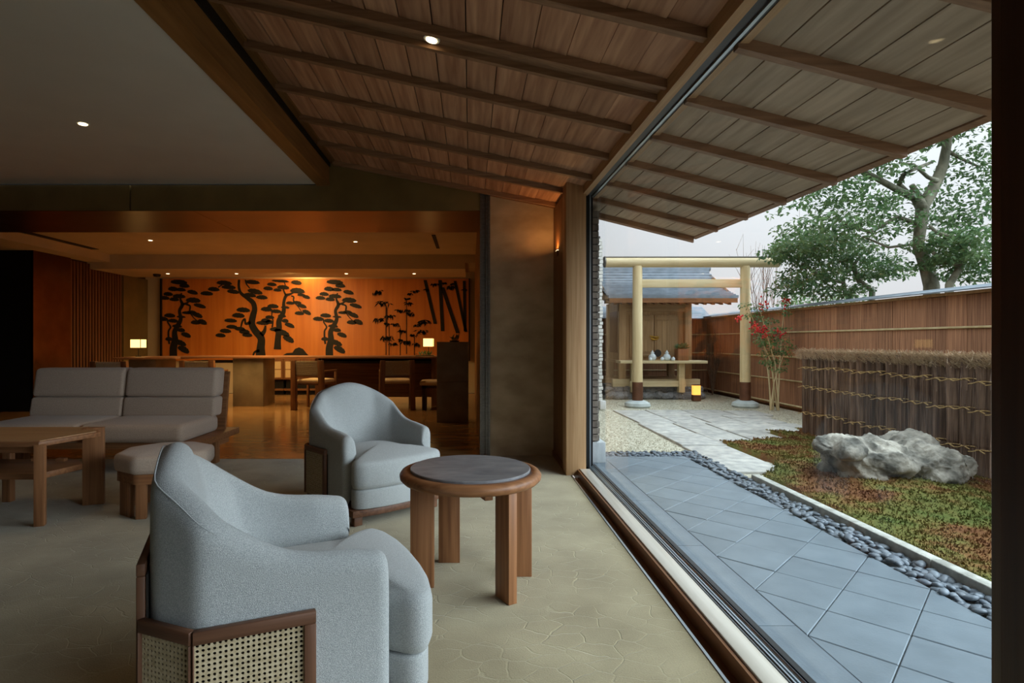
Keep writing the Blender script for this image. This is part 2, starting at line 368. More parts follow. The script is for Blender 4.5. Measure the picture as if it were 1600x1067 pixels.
for i, y in enumerate(BY):
    if 2.8 < y < 3.2:                                    # the wide batten that holds the spotlight
        mb = MB(); slope_bar(mb, -1.42, 1.008, y - 0.10, y + 0.085, -0.012, 0.002); mb.build('spotlight_strip', 'batten_wood', cs)
        for dy in (-0.085, 0.07):
            mb = MB(); slope_bar(mb, -1.42, 1.008, y + dy - 0.016, y + dy + 0.016, -0.045, 0.004); mb.build('batten', 'batten_wood', cs)
    else:
        mb = MB(); slope_bar(mb, -1.42, 1.008, y - 0.022, y + 0.022, -0.042, 0.004); mb.build('batten', 'batten_wood', cs)
    mb = MB(); slope_bar(mb, 1.14, 2.30, y - 0.022, y + 0.022, -0.05, 0.004); mb.build('batten', 'batten_wood', ev)
mb = MB(); slope_bar(mb, -1.462, -1.40, YB, 5.91, -0.012, 0.02); mb.build('edge_trim', 'beam_wood', cs)
mb = MB(); slope_bar(mb, 2.30, 2.345, YB, 5.86, -0.01, 0.06); mb.build('eave_lath', 'batten_wood', ev)
mb = MB(); slope_bar(mb, 1.15, 2.32, 5.85, 5.88, -0.05, 0.08); mb.build('barge_board', 'batten_wood', ev)
# beam between flat and sloped ceiling
bmn = thing('trim_1', 'long timber beam where flat and sloped ceilings meet', 'beam', (-1.53, 2, 2.83), kind='structure')
box('beam_face', -1.60, -1.475, YB, 5.9, 2.828, 3.075, 'beam_wood', bmn)
box('beam_lip', -1.60, -1.468, YB, 5.9, 2.82, 2.86, 'beam_wood', bmn)
box('shadow_gap', -1.475, -1.462, YB, 5.9, 3.02, 3.14, 'black', bmn)

# ---- header wall between lounge and lobby
hd = thing('wall_header', 'bronze panelled header and gable over the lobby opening', 'wall', (-3.5, 5.95, 2.56), kind='structure')
MB().prism_y([(XL, 2.565), (-3.56, 2.565), (-3.56, 2.83), (XL, 2.83)], 5.88, 5.93).build('header_panel', 'bronze_panel', hd)
MB().prism_y([(-3.545, 2.565), (0.10, 2.565), (0.10, 2.765), (-1.45, 3.07), (-1.6, 3.07), (-1.6, 2.83), (-3.545, 2.83)], 5.88, 5.93).build('header_panel', 'bronze_panel', hd)
box('header_core', XL, 0.1, 5.93, 7.02, 2.585, 3.1, 'black', hd)
for a, b in ((XL, -5.4), (-5.395, -2.9), (-2.895, 0.1)):
    box('soffit_sheet', a, b, 5.885, 7.04, 2.56, 2.585, 'copper_sheet', hd)
# concrete / travertine pier with a steel jamb
pr = thing('wall_pier', 'rough brown travertine pier beside the window post', 'wall', (0.55, 6.0, 0), kind='structure')
MB().prism_y([(0.205, 0), (0.95, 0), (0.95, 2.62), (0.205, 2.76)], 5.91, 6.35).build('stone_face', 'travertine', pr)
MB().prism_y([(0.205, 2.72), (0.95, 2.575), (0.95, 2.62), (0.205, 2.765)], 5.89, 5.92).build('cornice', 'batten_wood', pr)
jb = thing('door_1', 'grey steel jamb of the sliding lobby door', 'door', (0.15, 5.9, 0), kind='structure')
for x0, x1, y0 in ((0.10, 0.118, 5.87), (0.118, 0.16, 5.90), (0.16, 0.185, 5.875), (0.185, 0.206, 5.86)):
    box('jamb_strip', x0, x1, y0, 5.99, 0, 2.78, 'grey_metal', jb)
# timber reveal panel between pier and window post
rv = thing('wall_reveal', 'narrow timber panelled reveal beside the window post', 'wall', (0.9, 5.45, 0), kind='structure')
for k in range(4):
    a = 5.2 + 0.178 * k; box('panel', 0.872, 0.90, a + 0.003, a + 0.175, 0.06, 2.58, 'brownwood_z', rv)
box('reveal_core', 0.90, 1.10, 5.2, 5.91, 0, 2.6, 'darkwood_z', rv)
box('skirting', 0.862, 0.90, 5.2, 5.91, 0, 0.06, 'brownwood_y', rv)

# slim warm uplight on the reveal
ul = thing('wall_light', 'slim warm wall light high on the timber reveal', 'wall light', (0.855, 5.62, 2.05))
MB().box(0, .017, -.05, .05, 0, .05).build('housing', 'brownwood_z', ul, world=False)
MB().box(.002, .015, -.045, .045, .05, .054).build('diffuser', 'lens_glow', ul, world=False)
l = bpy.data.lights.new('wall_light_beam', 'AREA'); l.shape = 'RECTANGLE'; l.size = .05; l.size_y = .09; l.energy = 0.9; l.color = (1, .46, .14)
lo = bpy.data.objects.new('wall_light_beam', l); C.objects.link(lo); lo.location = (0.835, 5.62, 2.115); lo.rotation_euler = (PI, R(-14), 0)

# ---- lobby shell
lc = thing('ceiling_lobby', 'stepped warm plaster ceiling of the lobby with a cove', 'ceiling', (-3.5, 10, 2.6), kind='structure')
box('upper_ceiling', -7.08, 0.1, 7.02, 11.07, 2.90, 3.1, 'lobby_plaster', lc)
box('lower_ceiling', -7.5, -0.1, 11.06, 12.55, 2.62, 3.05, 'lobby_plaster', lc)
box('side_ceiling', XL, -7.08, 7.02, 11.06, 2.75, 3.05, 'lobby_plaster', lc)
box('cove_lid', -7.8, 0.3, 12.5, 13.3, 2.98, 3.05, 'lobby_plaster', lc)
box('roof_slab', XL, 0.3, 7.0, 13.4, 3.1, 3.25, 'black', lc)
box('side_bulkhead', -0.1, 0.12, 11.06, 12.55, 2.74, 3.1, 'lobby_plaster', lc)
box('side_bulkhead', XL, -7.5, 11.06, 13.3, 2.72, 3.1, 'lobby_plaster', lc)
box('air_slot', -7.0, -6.86, 8.0, 10.4, 2.892, 2.902, 'black', lc)
box('air_slot', -0.62, -0.56, 9.0, 10.3, 2.892, 2.902, 'black', lc)
wl = thing('wall_lobby_right', 'warm timber side wall of the lobby past the stone plinth', 'wall', (0.16, 9.5, 0), kind='structure')
for k in range(7):
    a = 6.0 + k * 1.04; box('panel', 0.10, 0.2, a + 0.004, a + 1.036, 0, 2.95, 'beam_wood', wl)
wb = struct(MB().box(-7.6, 0.3, 13.045, 13.2, 0, 3.05).build('wall_lobby_back', 'lobby_plaster'), 'back wall of the lobby that carries the mural', 'wall')
wll = thing('wall_lobby_left', 'copper and slatted timber side wall of the lobby', 'wall', (-7.5, 11, 0), kind='structure')
box('dark_end', XL, -7.46, 9.6, 9.75, 0, 2.75, 'black', wll)
box('copper_panel', -7.5, -7.45, 9.6, 10.5, 0, 2.75, 'copper_sheet', wll)
box('wall_core', -7.75, -7.53, 10.5, 13.05, 0, 2.75, 'darkwood_z', wll)
for k in range(18):
    a = 10.52 + k * 0.088; box('slat', -7.53, -7.47, a, a + 0.045, 0.0, 2.72, 'brownwood_z', wll)
box('plain_panel', -7.53, -7.46, 12.12, 13.02, 0, 2.62, 'bronze_panel', wll)

# ---- window: sill, head, posts, panes
ps = thing('trim_2', 'pale timber post at the far end of the big window', 'post', (0.94, 5.1, 0), kind='structure')
box('post', 0.855, 1.034, 5.03, 5.21, 0, 2.62, 'oak_z', ps, 0.003)
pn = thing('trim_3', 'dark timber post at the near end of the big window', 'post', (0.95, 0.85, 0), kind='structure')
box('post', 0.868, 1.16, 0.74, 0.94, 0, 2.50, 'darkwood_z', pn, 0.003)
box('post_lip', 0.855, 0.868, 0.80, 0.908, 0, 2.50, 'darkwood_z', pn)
wn = thing('window_1', 'tall fixed picture window onto the shrine garden', 'window', (1.1, 3, 0), kind='structure')
YW0, YW1 = 0.94, 5.20
box('sill', 0.975, 1.066, YW0, 5.03, -0.06, 0.06, 'sill_oak', wn, 0.003)
box('sill_track', 1.066, 1.128, YW0, YW1, -0.06, 0.052, 'alu', wn)
box('track_groove', 1.064, 1.069, YW0, YW1, 0.0, 0.0615, 'black_gasket', wn)
for x in (1.085, 1.10): box('track_rib', x, x + 0.006, YW0, YW1, 0.05, 0.058, 'alu', wn)
MB().tube([(1.118, YW0, 0.056), (1.118, YW1, 0.056)], 0.007, 8).build('glazing_bead', 'alu', wn, True)
box('bottom_gasket', 1.126, 1.15, YW0, YW1, -0.06, 0.065, 'black_gasket', wn)
mb = MB()                                              # trough between carpet and sill
mb.add([(0.905, y, -0.06) for y in (YW0, 5.03)] + [(0.975, y, -0.06) for y in (YW0, 5.03)], [(0, 2, 3, 1)])
mb.box(0.898, 0.908, YW0, 5.03, -0.06, 0.004)
box('trough_floor', 0.905, 0.975, YB, 5.03, -0.10, -0.02, 'brownwood_y', wn)
box('trough_wall', 0.958, 0.976, YW0, 5.03, -0.04, 0.052, 'brownwood_y', wn)
box('carpet_bar', 0.897, 0.909, YW0, 5.03, -0.03, 0.004, 'alu', wn)
def head_bar(x0, x1, y0, y1, lo, m, name, up=0.01):
    h = lambda y: 2.515 - 0.0206 * (5.03 - y)
    MB().hexa([(x0, y0, h(y0) + lo), (x1, y0, h(y0) + lo), (x1, y1, h(y1) + lo), (x0, y1, h(y1) + lo),
               (x0, y0, roof_z(x0, y0) + up), (x1, y0, roof_z(x1, y0) + up), (x1, y1, roof_z(x1, y1) + up), (x0, y1, roof_z(x0, y1) + up)]).build(name, m, wn)
head_bar(1.008, 1.058, YB, 5.1, 0, 'oak_y', 'head')
head_bar(1.058, 1.112, YB, YW1, 0.012, 'black_gasket', 'head_gasket')
head_bar(1.112, 1.128, YB, YW1, 0.002, 'alu', 'head_bead')
head_bar(1.128, 1.146, YB, YW1, 0.010, 'black_gasket', 'head_gasket')
head_bar(1.146, 1.185, YB, 5.3, 0.006, 'oak_y', 'outer_head')
box('jamb_gasket', 1.034, 1.085, 5.12, 5.21, 0, 2.55, 'black_gasket', wn)
box('jamb_bead', 1.085, 1.097, 5.13, 5.21, 0, 2.55, 'alu', wn)
box('jamb_gasket', 1.097, 1.122, 5.16, 5.21, 0, 2.55, 'black_gasket', wn)
MB().hexa([(1.130, YW0, 0.04), (1.138, YW0, 0.04), (1.138, YW1, 0.04), (1.130, YW1, 0.04), (1.130, YW0, 2.45), (1.138, YW0, 2.45), (1.138, YW1, 2.54), (1.130, YW1, 2.54)]).build('pane', 'window_glass', wn)
w2 = thing('window_2', 'second picture window past the dark timber post', 'window', (1.1, -1, 0), kind='structure')
box('sill', 0.975, 1.15, -0.9, 0.74, -0.06, 0.06, 'sill_oak', w2)
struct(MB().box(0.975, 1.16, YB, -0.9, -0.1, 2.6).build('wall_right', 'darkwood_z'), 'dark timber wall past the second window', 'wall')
MB().hexa([(1.130, -.9, 0.04), (1.138, -.9, 0.04), (1.138, .74, 0.04), (1.130, .74, 0.04), (1.130, -.9, 2.4), (1.138, -.9, 2.4), (1.138, .74, 2.44), (1.130, .74, 2.44)]).build('pane', 'window_glass', w2)

# ================================================================== GARDEN
o = MB().box(-30, 40, 13.5, 60, -0.3, -0.1).box(1.15, 40, YB - 6, 13.5, -0.3, -0.1).build('ground', 'soil'); struct(o, 'earth beyond and below the garden', 'ground')
# 45 degree slate pavers
tp = MB().box(1.15, 2.235, YB, 5.88, -0.12, -0.012).build('terrace_paving', 'paver_joint'); struct(tp, 'blue grey square slate pavers laid diagonally along the window', 'pavement')
e1 = Vector((0.7071, 0.7071)); e2 = Vector((0.7071, -0.7071)); O2 = Vector((1.80, 2.723)); S = 0.30
for i in range(-18, 14):
    for j in range(-14, 18):
        q = [O2 + e1 * (S * (i + a)) + e2 * (S * (j + b)) for a, b in ((0.006, 0.006), (0.006, 0.994), (0.994, 0.994), (0.994, 0.006))]
        q = [(p.x, p.y) for p in q][::-1]
        poly = clip(q, 1.376, 2.232, -1.2, 5.876)
        if len(poly) < 3: continue
        ar = abs(sum(poly[k - 1][0] * poly[k][1] - poly[k][0] * poly[k - 1][1] for k in range(len(poly)))) / 2
        if ar < 0.0012: continue
        cx = sum(p[0] for p in poly) / len(poly); cy = sum(p[1] for p in poly) / len(poly)
        if sum(poly[k - 1][0] * poly[k][1] - poly[k][0] * poly[k - 1][1] for k in range(len(poly))) < 0: poly = poly[::-1]
        MB().prism([(x - cx, y - cy) for x, y in poly], -0.03, 0.0).build('paver', 'paver_slate', tp, bevel=0.003, seg=1, loc=(cx, cy, rnd.uniform(-.0015, .0015)))
for k in range(9):
    y0 = -1.35 + 0.932 * k; y1 = min(y0 + 0.928, 5.876)
    if y1 > y0 + 0.05: box('border_paver', 1.15, 1.372, y0, y1, -0.03, 0.0, 'paver_slate', tp)
# pebble strip bed and pebbles
bd = MB().box(2.235, 2.43, YB, 6.13, -0.12, -0.03).box(1.30, 2.235, 5.88, 6.13, -0.12, -0.03).build('pebble_bed', 'paver_joint'); struct(bd, 'drip channel holding the grey pebbles', 'ground')
def pebble_mesh(k):
    bm = bmesh.new(); bmesh.ops.create_icosphere(bm, subdivisions=2, radius=1)
    for v in bm.verts:
        n = noise.noise(v.co * 0.9 + Vector((k * 7.1, 0, 0))); v.co *= 1 + 0.22 * n
        v.co.x *= 0.030; v.co.y *= 0.021; v.co.z *= 0.013
    me = bpy.data.meshes.new('pebble'); bm.to_mesh(me); bm.free(); me.materials.append(MATS['pebble']); me.shade_smooth(); return me
pms = [pebble_mesh(k) for k in range(5)]
spots = []
y = 2.1
while y < 6.1:
    step = 0.030
    for k in range(5):
        x = 2.25 + k * 0.039 + rnd.uniform(-.012, .012)
        if 2.245 < x < 2.42: spots.append((x, y + rnd.uniform(-.012, .012), -0.004 + rnd.uniform(-.014, .018)))
    y += step
x = 1.38
while x < 2.24:
    for k in range(6): spots.append((x + rnd.uniform(-.01, .01), 5.90 + k * 0.038 + rnd.uniform(-.01, .01), -0.006 + rnd.uniform(-.012, .014)))
    x += 0.042
spots.sort(key=lambda s: s[1] + 0.3 * s[0])
rest = MB()
for n, s in enumerate(spots):
    sc = rnd.uniform(0.75, 1.3); rot = (rnd.uniform(-.35, .35), rnd.uniform(-.35, .35), rnd.uniform(0, PI))
    if n < 300:
        o = inst('pebble', pms[n % 5], None, s, rot, (sc, sc, sc))
        tag(o, 'smooth blue grey pebble lying in the drip strip between pavers and kerb', 'pebble', 'pebbles of the drip strip')
    else:
        me = pms[n % 5]; M = Matrix.LocRotScale(Vector(s), Vector((0, 0, rot[2])).to_tuple() and __import__('mathutils').Euler(rot), Vector((sc, sc, sc)))
        rest.add([tuple(M @ v.co) for v in me.vertices], [tuple(p.vertices) for p in me.polygons])
o = rest.build('pebbles', 'pebble', smooth=2); tag(o, 'far run of small grey pebbles along the gravel', 'pebbles', kind='stuff')
# kerb
kb = thing('kerb', 'long pale stone kerb between pebbles and moss', 'kerb', (2.46, 2, 0), kind='structure')
for k in range(8):
    y1 = 4.87 - k * 0.95; box('kerb_stone', 2.427, 2.497, y1 - 0.946, y1, -0.1, 0.05, 'kerb_stone', kb, 0.006)
# gravel
o = MB().prism([(0.28, 6.13), (2.42, 6.13), (2.42, 5.0), (5.62, 5.0), (5.62, 13.55), (0.28, 13.55)], -0.12, -0.012).build('gravel_ground', 'gravel'); struct(o, 'pale gravel court in front of the small shrine', 'ground')
gm = MB(); g2 = random.Random(3)
for n in range(9000):
    D = 6.1 + (g2.random() ** 1.6) * 7.0; X = g2.uniform(1.4 if D < 9.7 else 2.45, 5.5); r = g2.uniform(.006, .014)
    if D > 11.55 and 2.7 < X < 5.0 or min(abs(X - 3.07), abs(X - 5.05)) < .26 and abs(D - 10.35) < .26 or D < 7.7 and X > 2.8: continue
    a = g2.uniform(0, PI); ca, sa = math.cos(a) * r, math.sin(a) * r
    gm.add([(X + ca, D + sa, -.013), (X - sa, D + ca, -.013), (X - ca * .8, D - sa, -.013), (X, D, -.013 + r * 1.1)], [(0, 1, 3), (1, 2, 3), (2, 0, 3)])
o = gm.build('gravel', 'gravel'); tag(o, 'loose pale gravel chips scattered over the court', 'gravel', kind='stuff')
# stepping slabs
sp = thing('stone_path', 'path of weathered granite slabs leading to the torii', 'path', (3, 8, 0), kind='structure')
for x0, x1, y0, y1 in ((2.41, 2.92, 5.13, 6.42), (2.42, 2.925, 6.44, 7.25), (2.43, 2.90, 7.27, 8.19), (2.47, 3.0, 8.21, 9.72), (2.94, 3.38, 6.62, 8.17), (3.02, 3.5, 8.19, 8.98), (3.02, 3.62, 9.0, 9.74),
                       (3.40, 3.83, 6.80, 7.50), (3.40, 3.83, 7.52, 8.17), (3.52, 4.0, 8.19, 9.0), (3.64, 4.28, 9.02, 9.74), (3.85, 4.3, 7.36, 8.17), (4.02, 4.62, 8.19, 8.7), (4.02, 4.66, 8.72, 9.0), (4.3, 4.85, 9.02, 9.6), (4.32, 4.7, 7.5, 8.17)):
    jx = lambda: rnd.uniform(-.012, .012)
    h = rnd.uniform(0.008, 0.02); cx, cy = (x0 + x1) / 2, (y0 + y1) / 2
    MB().prism([(x0 - cx + jx(), y0 - cy + jx()), (x1 - cx + jx(), y0 - cy + jx()), (x1 - cx + jx(), y1 - cy + jx()), (x0 - cx + jx(), y1 - cy + jx())], -0.08, h).build('slab', 'path_stone', sp, True, 0.008, loc=(cx, cy, 0))
# moss bed
def moss_in(x, y):
    n = 0.10 * noise.noise(Vector((x * 2.2, y * 2.2, 0)))
    if y < 4.86: return x > 2.497
    if y < 5.32: return x > 2.52 + (y - 4.86) * 0.9 + n
    if y < 6.6: return x > 2.94 + n * 0.5
    if y < 6.82: return x > 3.4 + n
    return x > 3.88 + n and y < 7.42 + n * 2 + (0.15 if x > 4.4 else 0)
def moss_h(x, y): return 0.028 + 0.03 * noise.noise(Vector((x * 1.4, y * 1.4, 3))) + 0.016 * noise.noise(Vector((x * 9, y * 9, 1))) + 0.10 * math.exp(-((x - 3.5) ** 2 + (y - 4.9) ** 2) / 0.8)
mv = {}; V = []; Fc = []; cs_ = 0.035
def mid(i, j):
    if (i, j) not in mv:
        x, y = 2.497 + i * cs_, -0.5 + j * cs_; mv[(i, j)] = len(V)
        V.append((x, y, moss_h(x, y)))
    return mv[(i, j)]
for i in range(89):
    for j in range(236):
        if moss_in(2.497 + (i + .5) * cs_, -0.5 + (j + .5) * cs_): Fc.append((mid(i, j), mid(i + 1, j), mid(i + 1, j + 1), mid(i, j + 1)))
from collections import Counter
cnt = Counter(i for f in Fc for i in f)
V = [(x, y, z if cnt[i] == 4 else -0.03) for i, (x, y, z) in enumerate(V)]      # the edge of the moss rolls down to the ground
mm = MB(); mm.v = V; mm.f = Fc; mo = mm.build('moss', 'moss', smooth=2); tag(mo, 'rust and green moss carpet around the garden rock', 'moss', kind='stuff')
tf = MB(); g3 = random.Random(11); n = 0
while n < 26000:
    y = 1.9 + g3.random() ** 1.4 * 5.8; x = 2.5 + g3.random() * 3.0
    if x / y > 1.0 or not moss_in(x, y): continue
    z = moss_h(x, y) - .003; a = g3.uniform(0, 2 * PI); r = g3.uniform(.004, .008) * (0.7 + y / 7); h = g3.uniform(.010, .026)
    dx, dy = math.cos(a) * r, math.sin(a) * r
    tf.add([(x - dx, y - dy, z), (x + dx, y + dy, z), (x + g3.uniform(-.014, .014), y + g3.uniform(-.014, .014), z + h)], [(0, 1, 2)]); n += 1
o = tf.build('moss_tufts', 'moss', mo); o['kind'] = 'stuff'

# garden rock
def lumps(name, label, cat, blobs, m, vox, disp, seed, base):
    mb_ = MB(); bm = bmesh.new()
    for c, r in blobs:
        k = bmesh.ops.create_icosphere(bm, subdivisions=3, radius=1)
        for v in k['verts']: v.co = Vector((v.co.x * r[0], v.co.y * r[1], v.co.z * r[2])) + Vector(c) - Vector(base)
    me = bpy.data.meshes.new(name); bm.to_mesh(me); bm.free(); me.materials.append(MATS[m])
    o = bpy.data.objects.new(name, me); o.location = base
    C.objects.link(o)
    md = o.modifiers.new('remesh', 'REMESH'); md.mode = 'VOXEL'; md.voxel_size = vox
    dg = bpy.context.evaluated_depsgraph_get(); ev_ = o.evaluated_get(dg); nm = bpy.data.meshes.new_from_object(ev_)
    o.modifiers.clear()
    co0 = [v.co.copy() for v in nm.vertices]
    nr = [v.normal.copy() for v in nm.vertices]
    for v, c, q in zip(nm.vertices, co0, nr):
        s = c * 4.2 + Vector((seed, 0, 0))
        d = noise.noise(s) * 0.45 - abs(noise.noise(s * 1.2 + Vector((9, 9, 9)))) * 0.9 - abs(noise.noise(s * 2.6)) * 0.32 - abs(noise.noise(s * 6.5)) * 0.14 + noise.noise(s * 14) * 0.10 + noise.noise(s * 30) * 0.05 + .35
        v.co = c + q * d * disp
    nm.materials.clear(); nm.materials.append(MATS[m]); nm.shade_smooth(); o.data = nm
    return tag(o, label, cat)
def rk(cx, cy, rx, ry, D, ry_d):                       # crop pixel ellipse to a lump
    k = 4.268; p = P(1250 + cx / k, 530 + cy / k, D); f = D / F / k
    return (p, (rx * f, ry_d, ry * f))
lumps('garden_rock', 'large weathered grey rock lying on the moss', 'rock',
      [rk(480, 800, 300, 135, 4.75, .30), rk(250, 725, 125, 72, 4.70, .22), rk(430, 900, 200, 130, 4.72, .24), rk(800, 850, 210, 160, 4.72, .30), rk(1010, 820, 95, 95, 4.70, .18),
       rk(690, 690, 190, 62, 5.05, .22), rk(980, 915, 120, 70, 4.8, .2), rk(640, 960, 120, 60, 4.62, .14)], 'rock', 0.012, 0.095, 4, (3.35, 4.75, 0.0))
lumps('garden_rock', 'small pale stone tucked against the large garden rock', 'rock', [rk(180, 880, 60, 75, 4.85, .12), rk(210, 910, 60, 50, 4.8, .1)], 'rock', 0.014, 0.03, 9, (2.84, 4.85, 0.0))

# brushwood bundle fence
bf = thing('brushwood_fence', 'low fence of tied brushwood bundles behind the garden rock', 'fence', (4.32, 6, 0))
def bundle_mesh(k):
    q = random.Random(k); mb = MB(); seg = 44; jit = [q.uniform(-.0045, .0035) for _ in range(seg)]
    prof = [(0, .055), (.28, .054), (.30, .049), (.32, .054), (.60, .055), (.62, .049), (.64, .054), (.85, .054), (.87, .048), (.89, .052), (1.0, .062), (1.06, .072)]
    for z, r in prof:
        for n in range(seg): a = 2 * PI * n / seg + z * .12; mb.v.append((math.cos(a) * (r + jit[n]), math.sin(a) * (r + jit[n]), z))
    for i in range(len(prof) - 1):
        for n in range(seg): mb.f.append((i * seg + n, i * seg + (n + 1) % seg, (i + 1) * seg + (n + 1) % seg, (i + 1) * seg + n))
    mb.f.append(tuple((len(prof) - 1) * seg + n for n in range(seg)))
    for n in range(10):
        a = q.uniform(0, 6.28); z0 = q.uniform(0, .5); mb.tube([(math.cos(a) * .058, math.sin(a) * .058, z0), (math.cos(a + .1) * .062, math.sin(a + .1) * .062, z0 + .25), (math.cos(a + .15) * .058, math.sin(a + .15) * .058, z0 + .5)], .0035, 4)
    return mb.mesh('bundle', 'brush')
bms = [bundle_mesh(k) for k in range(4)]
def tie_mesh():
    mb = MB(); mb.tube([(math.cos(2 * PI * i / 16) * .057, math.sin(2 * PI * i / 16) * .057, .006 * math.sin(2 * PI * i / 8)) for i in range(17)], .005, 5)
    mb.tube([(-.068, -.03, 0), (-.085, -.05, .004), (-.082, -.09, -.012)], .005, 5); mb.tube([(-.075, -.02, .004), (-.09, .02, -.014), (-.088, .06, -.02)], .004, 5)
    return mb.mesh('tie', 'tie_cord')
tmsh = tie_mesh()
by = 7.22; k = 0
while by > 2.6:
    b = inst('bundle', bms[k % 4], bf, (4.32 + rnd.uniform(-.01, .01), by, 0.0), (0, 0, rnd.uniform(0, 6)), (1, 1, 1))
    for z in (0.30, 0.62, 0.87):
        t = inst('tie', tmsh, b, (0, 0, 0)); t.matrix_parent_inverse = Matrix(); t.location = (0, 0, z + rnd.uniform(-.015, .015)); t.rotation_euler = (0, 0, -b.rotation_euler.z)
    by -= 0.147; k += 1
st = MB(); g4 = random.Random(5)
for n in range(13000):
    y = g4.uniform(2.5, 7.34); x = 4.32 + g4.gauss(0, .035); z = g4.uniform(.96, 1.05); s = g4.choice((-1, -1, -1, 1))
    q = (x + s * g4.uniform(.01, .09), y + g4.uniform(-.05, .05), z + g4.uniform(.02, .075)); w_ = .0025
    st.add([(x, y - w_, z), (x, y + w_, z), (q[0], q[1] + w_, q[2]), (q[0], q[1] - w_, q[2] + .002)], [(0, 1, 2, 3)])
o = st.build('straw_cap', 'straw', bf); o['kind'] = 'stuff'
MB().box(4.29, 4.35, 2.5, 7.30, 1.03, 1.085).build('cap_core', 'straw', bf)

# bark board fence with bamboo rails and slate coping (right side and far side)
def fence(name, label, ax, c, a0, a1, side, n_skip=0):
    t = thing(name, label, 'fence', ((c, (a0 + a1) / 2, 0) if ax == 'y' else ((a0 + a1) / 2, c, 0)))
    wd = 0.285; n = int((a1 - a0) / wd)
    mb = MB().box(0, 0.02, 0.0015, wd - 0.0015, 0.02, 1.74) if ax == 'y' else MB().box(0.0015, wd - 0.0015, 0, 0.02, 0.02, 1.74)
    me = mb.mesh('board', 'bark_board')
    for i in range(n):
        p = (c + rnd.uniform(-.004, .004), a0 + i * wd, rnd.uniform(-.01, .01)) if ax == 'y' else (a0 + i * wd, c + rnd.uniform(-.004, .004), rnd.uniform(-.01, .01))
        inst('board', me, t, p)
    def rail(z, r, off=0.0, m='bamboo'):
        q = [(c - off, a0, z), (c - off, a0 + n * wd, z)] if ax == 'y' else [(a0, c - off, z), (a0 + n * wd, c - off, z)]
        MB().tube(q, r, 8).build('rail', m, t, True)
    for z in (1.36, 0.92, 0.50): rail(z, 0.014, 0.014)
    rail(0.06, 0.02, 0.014)
    L = n * wd
    if ax == 'y':
        box('core', c + 0.022, c + 0.08, a0, a0 + L, -0.1, 1.75, 'darkwood_z', t)
        box('top_beam', c - 0.05, c + 0.15, a0, a0 + L, 1.74, 1.775, 'shrine_wood_x', t)
        for k in range(3): MB().hexa([(c - .16 + k * .1, a0, 1.772 + k * .02), (c - .04 + k * .1, a0, 1.80 + k * .02), (c - .04 + k * .1, a0 + L, 1.80 + k * .02), (c - .16 + k * .1, a0 + L, 1.772 + k * .02),
                                      (c - .16 + k * .1, a0, 1.787 + k * .02), (c - .04 + k * .1, a0, 1.815 + k * .02), (c - .04 + k * .1, a0 + L, 1.815 + k * .02), (c - .16 + k * .1, a0 + L, 1.787 + k * .02)]).build('coping', 'roof_slate', t)
    else:
        box('core', a0, a0 + L, c + 0.022, c + 0.08, -0.1, 1.75, 'darkwood_z', t)
        for k in range(6): MB().hexa([(a0, c - .25 + k * .1, 1.73 + k * .05), (a0 + L, c - .25 + k * .1, 1.73 + k * .05), (a0 + L, c - .13 + k * .1, 1.79 + k * .05), (a0, c - .13 + k * .1, 1.79 + k * .05),
                                      (a0, c - .25 + k * .1, 1.75 + k * .05), (a0 + L, c - .25 + k * .1, 1.75 + k * .05), (a0 + L, c - .13 + k * .1, 1.81 + k * .05), (a0, c - .13 + k * .1, 1.81 + k * .05)]).build('coping', 'roof_slate', t)
    return t
fence('board_fence', 'tall bark board fence with bamboo rails running behind the brushwood bundles', 'y', 5.70, 3.9, 13.6, -1)
fence('board_fence', 'bark board fence closing the court behind the shrine', 'x', 13.60, 1.745, 5.75, -1)

# exterior brick pier and the tiled wing wall
bp_ = thing('wall_brick', 'stack of rough brown brick tiles beside the window, outside', 'wall', (1.2, 5.7, 0), kind='structure')
box('brick_core', 1.11, 1.275, 5.62, 5.90, 0.0, 2.50, 'mortar', bp_)
bk = [MB().box(-.085, .085, 0, 0.05, 0, 0.056).mesh('brick', 'tile_brick')]
for k in range(34):
    inst('brick', bk[0], bp_, (1.192 + rnd.uniform(-.006, .006), 5.585 + rnd.uniform(-.008, .004), 0.215 + k * 0.0672))
box('plinth', 1.10, 1.335, 5.56, 5.95, 0, 0.20, 'plinth_white', bp_, 0.004)
ww = thing('wall_wing', 'pale tiled corner of the building wing beyond the gravel', 'wall', (1.3, 10, 0), kind='structure')
box('wing_core', 0.3, 2.29, 9.93, 13.5, 0, 3.05, 'mortar', ww)
bk2 = MB().box(-.10, .10, 0, 0.05, 0, 0.052).mesh('brick', 'tile_white')
for k in range(47): inst('brick', bk2, ww, (2.222 + rnd.uniform(-.012, .012), 9.895, 0.03 + k * 0.0635))
box('socket_box', 2.26, 2.36, 9.80, 9.89, 0.02, 0.16, 'white_plastic', ww, 0.008)

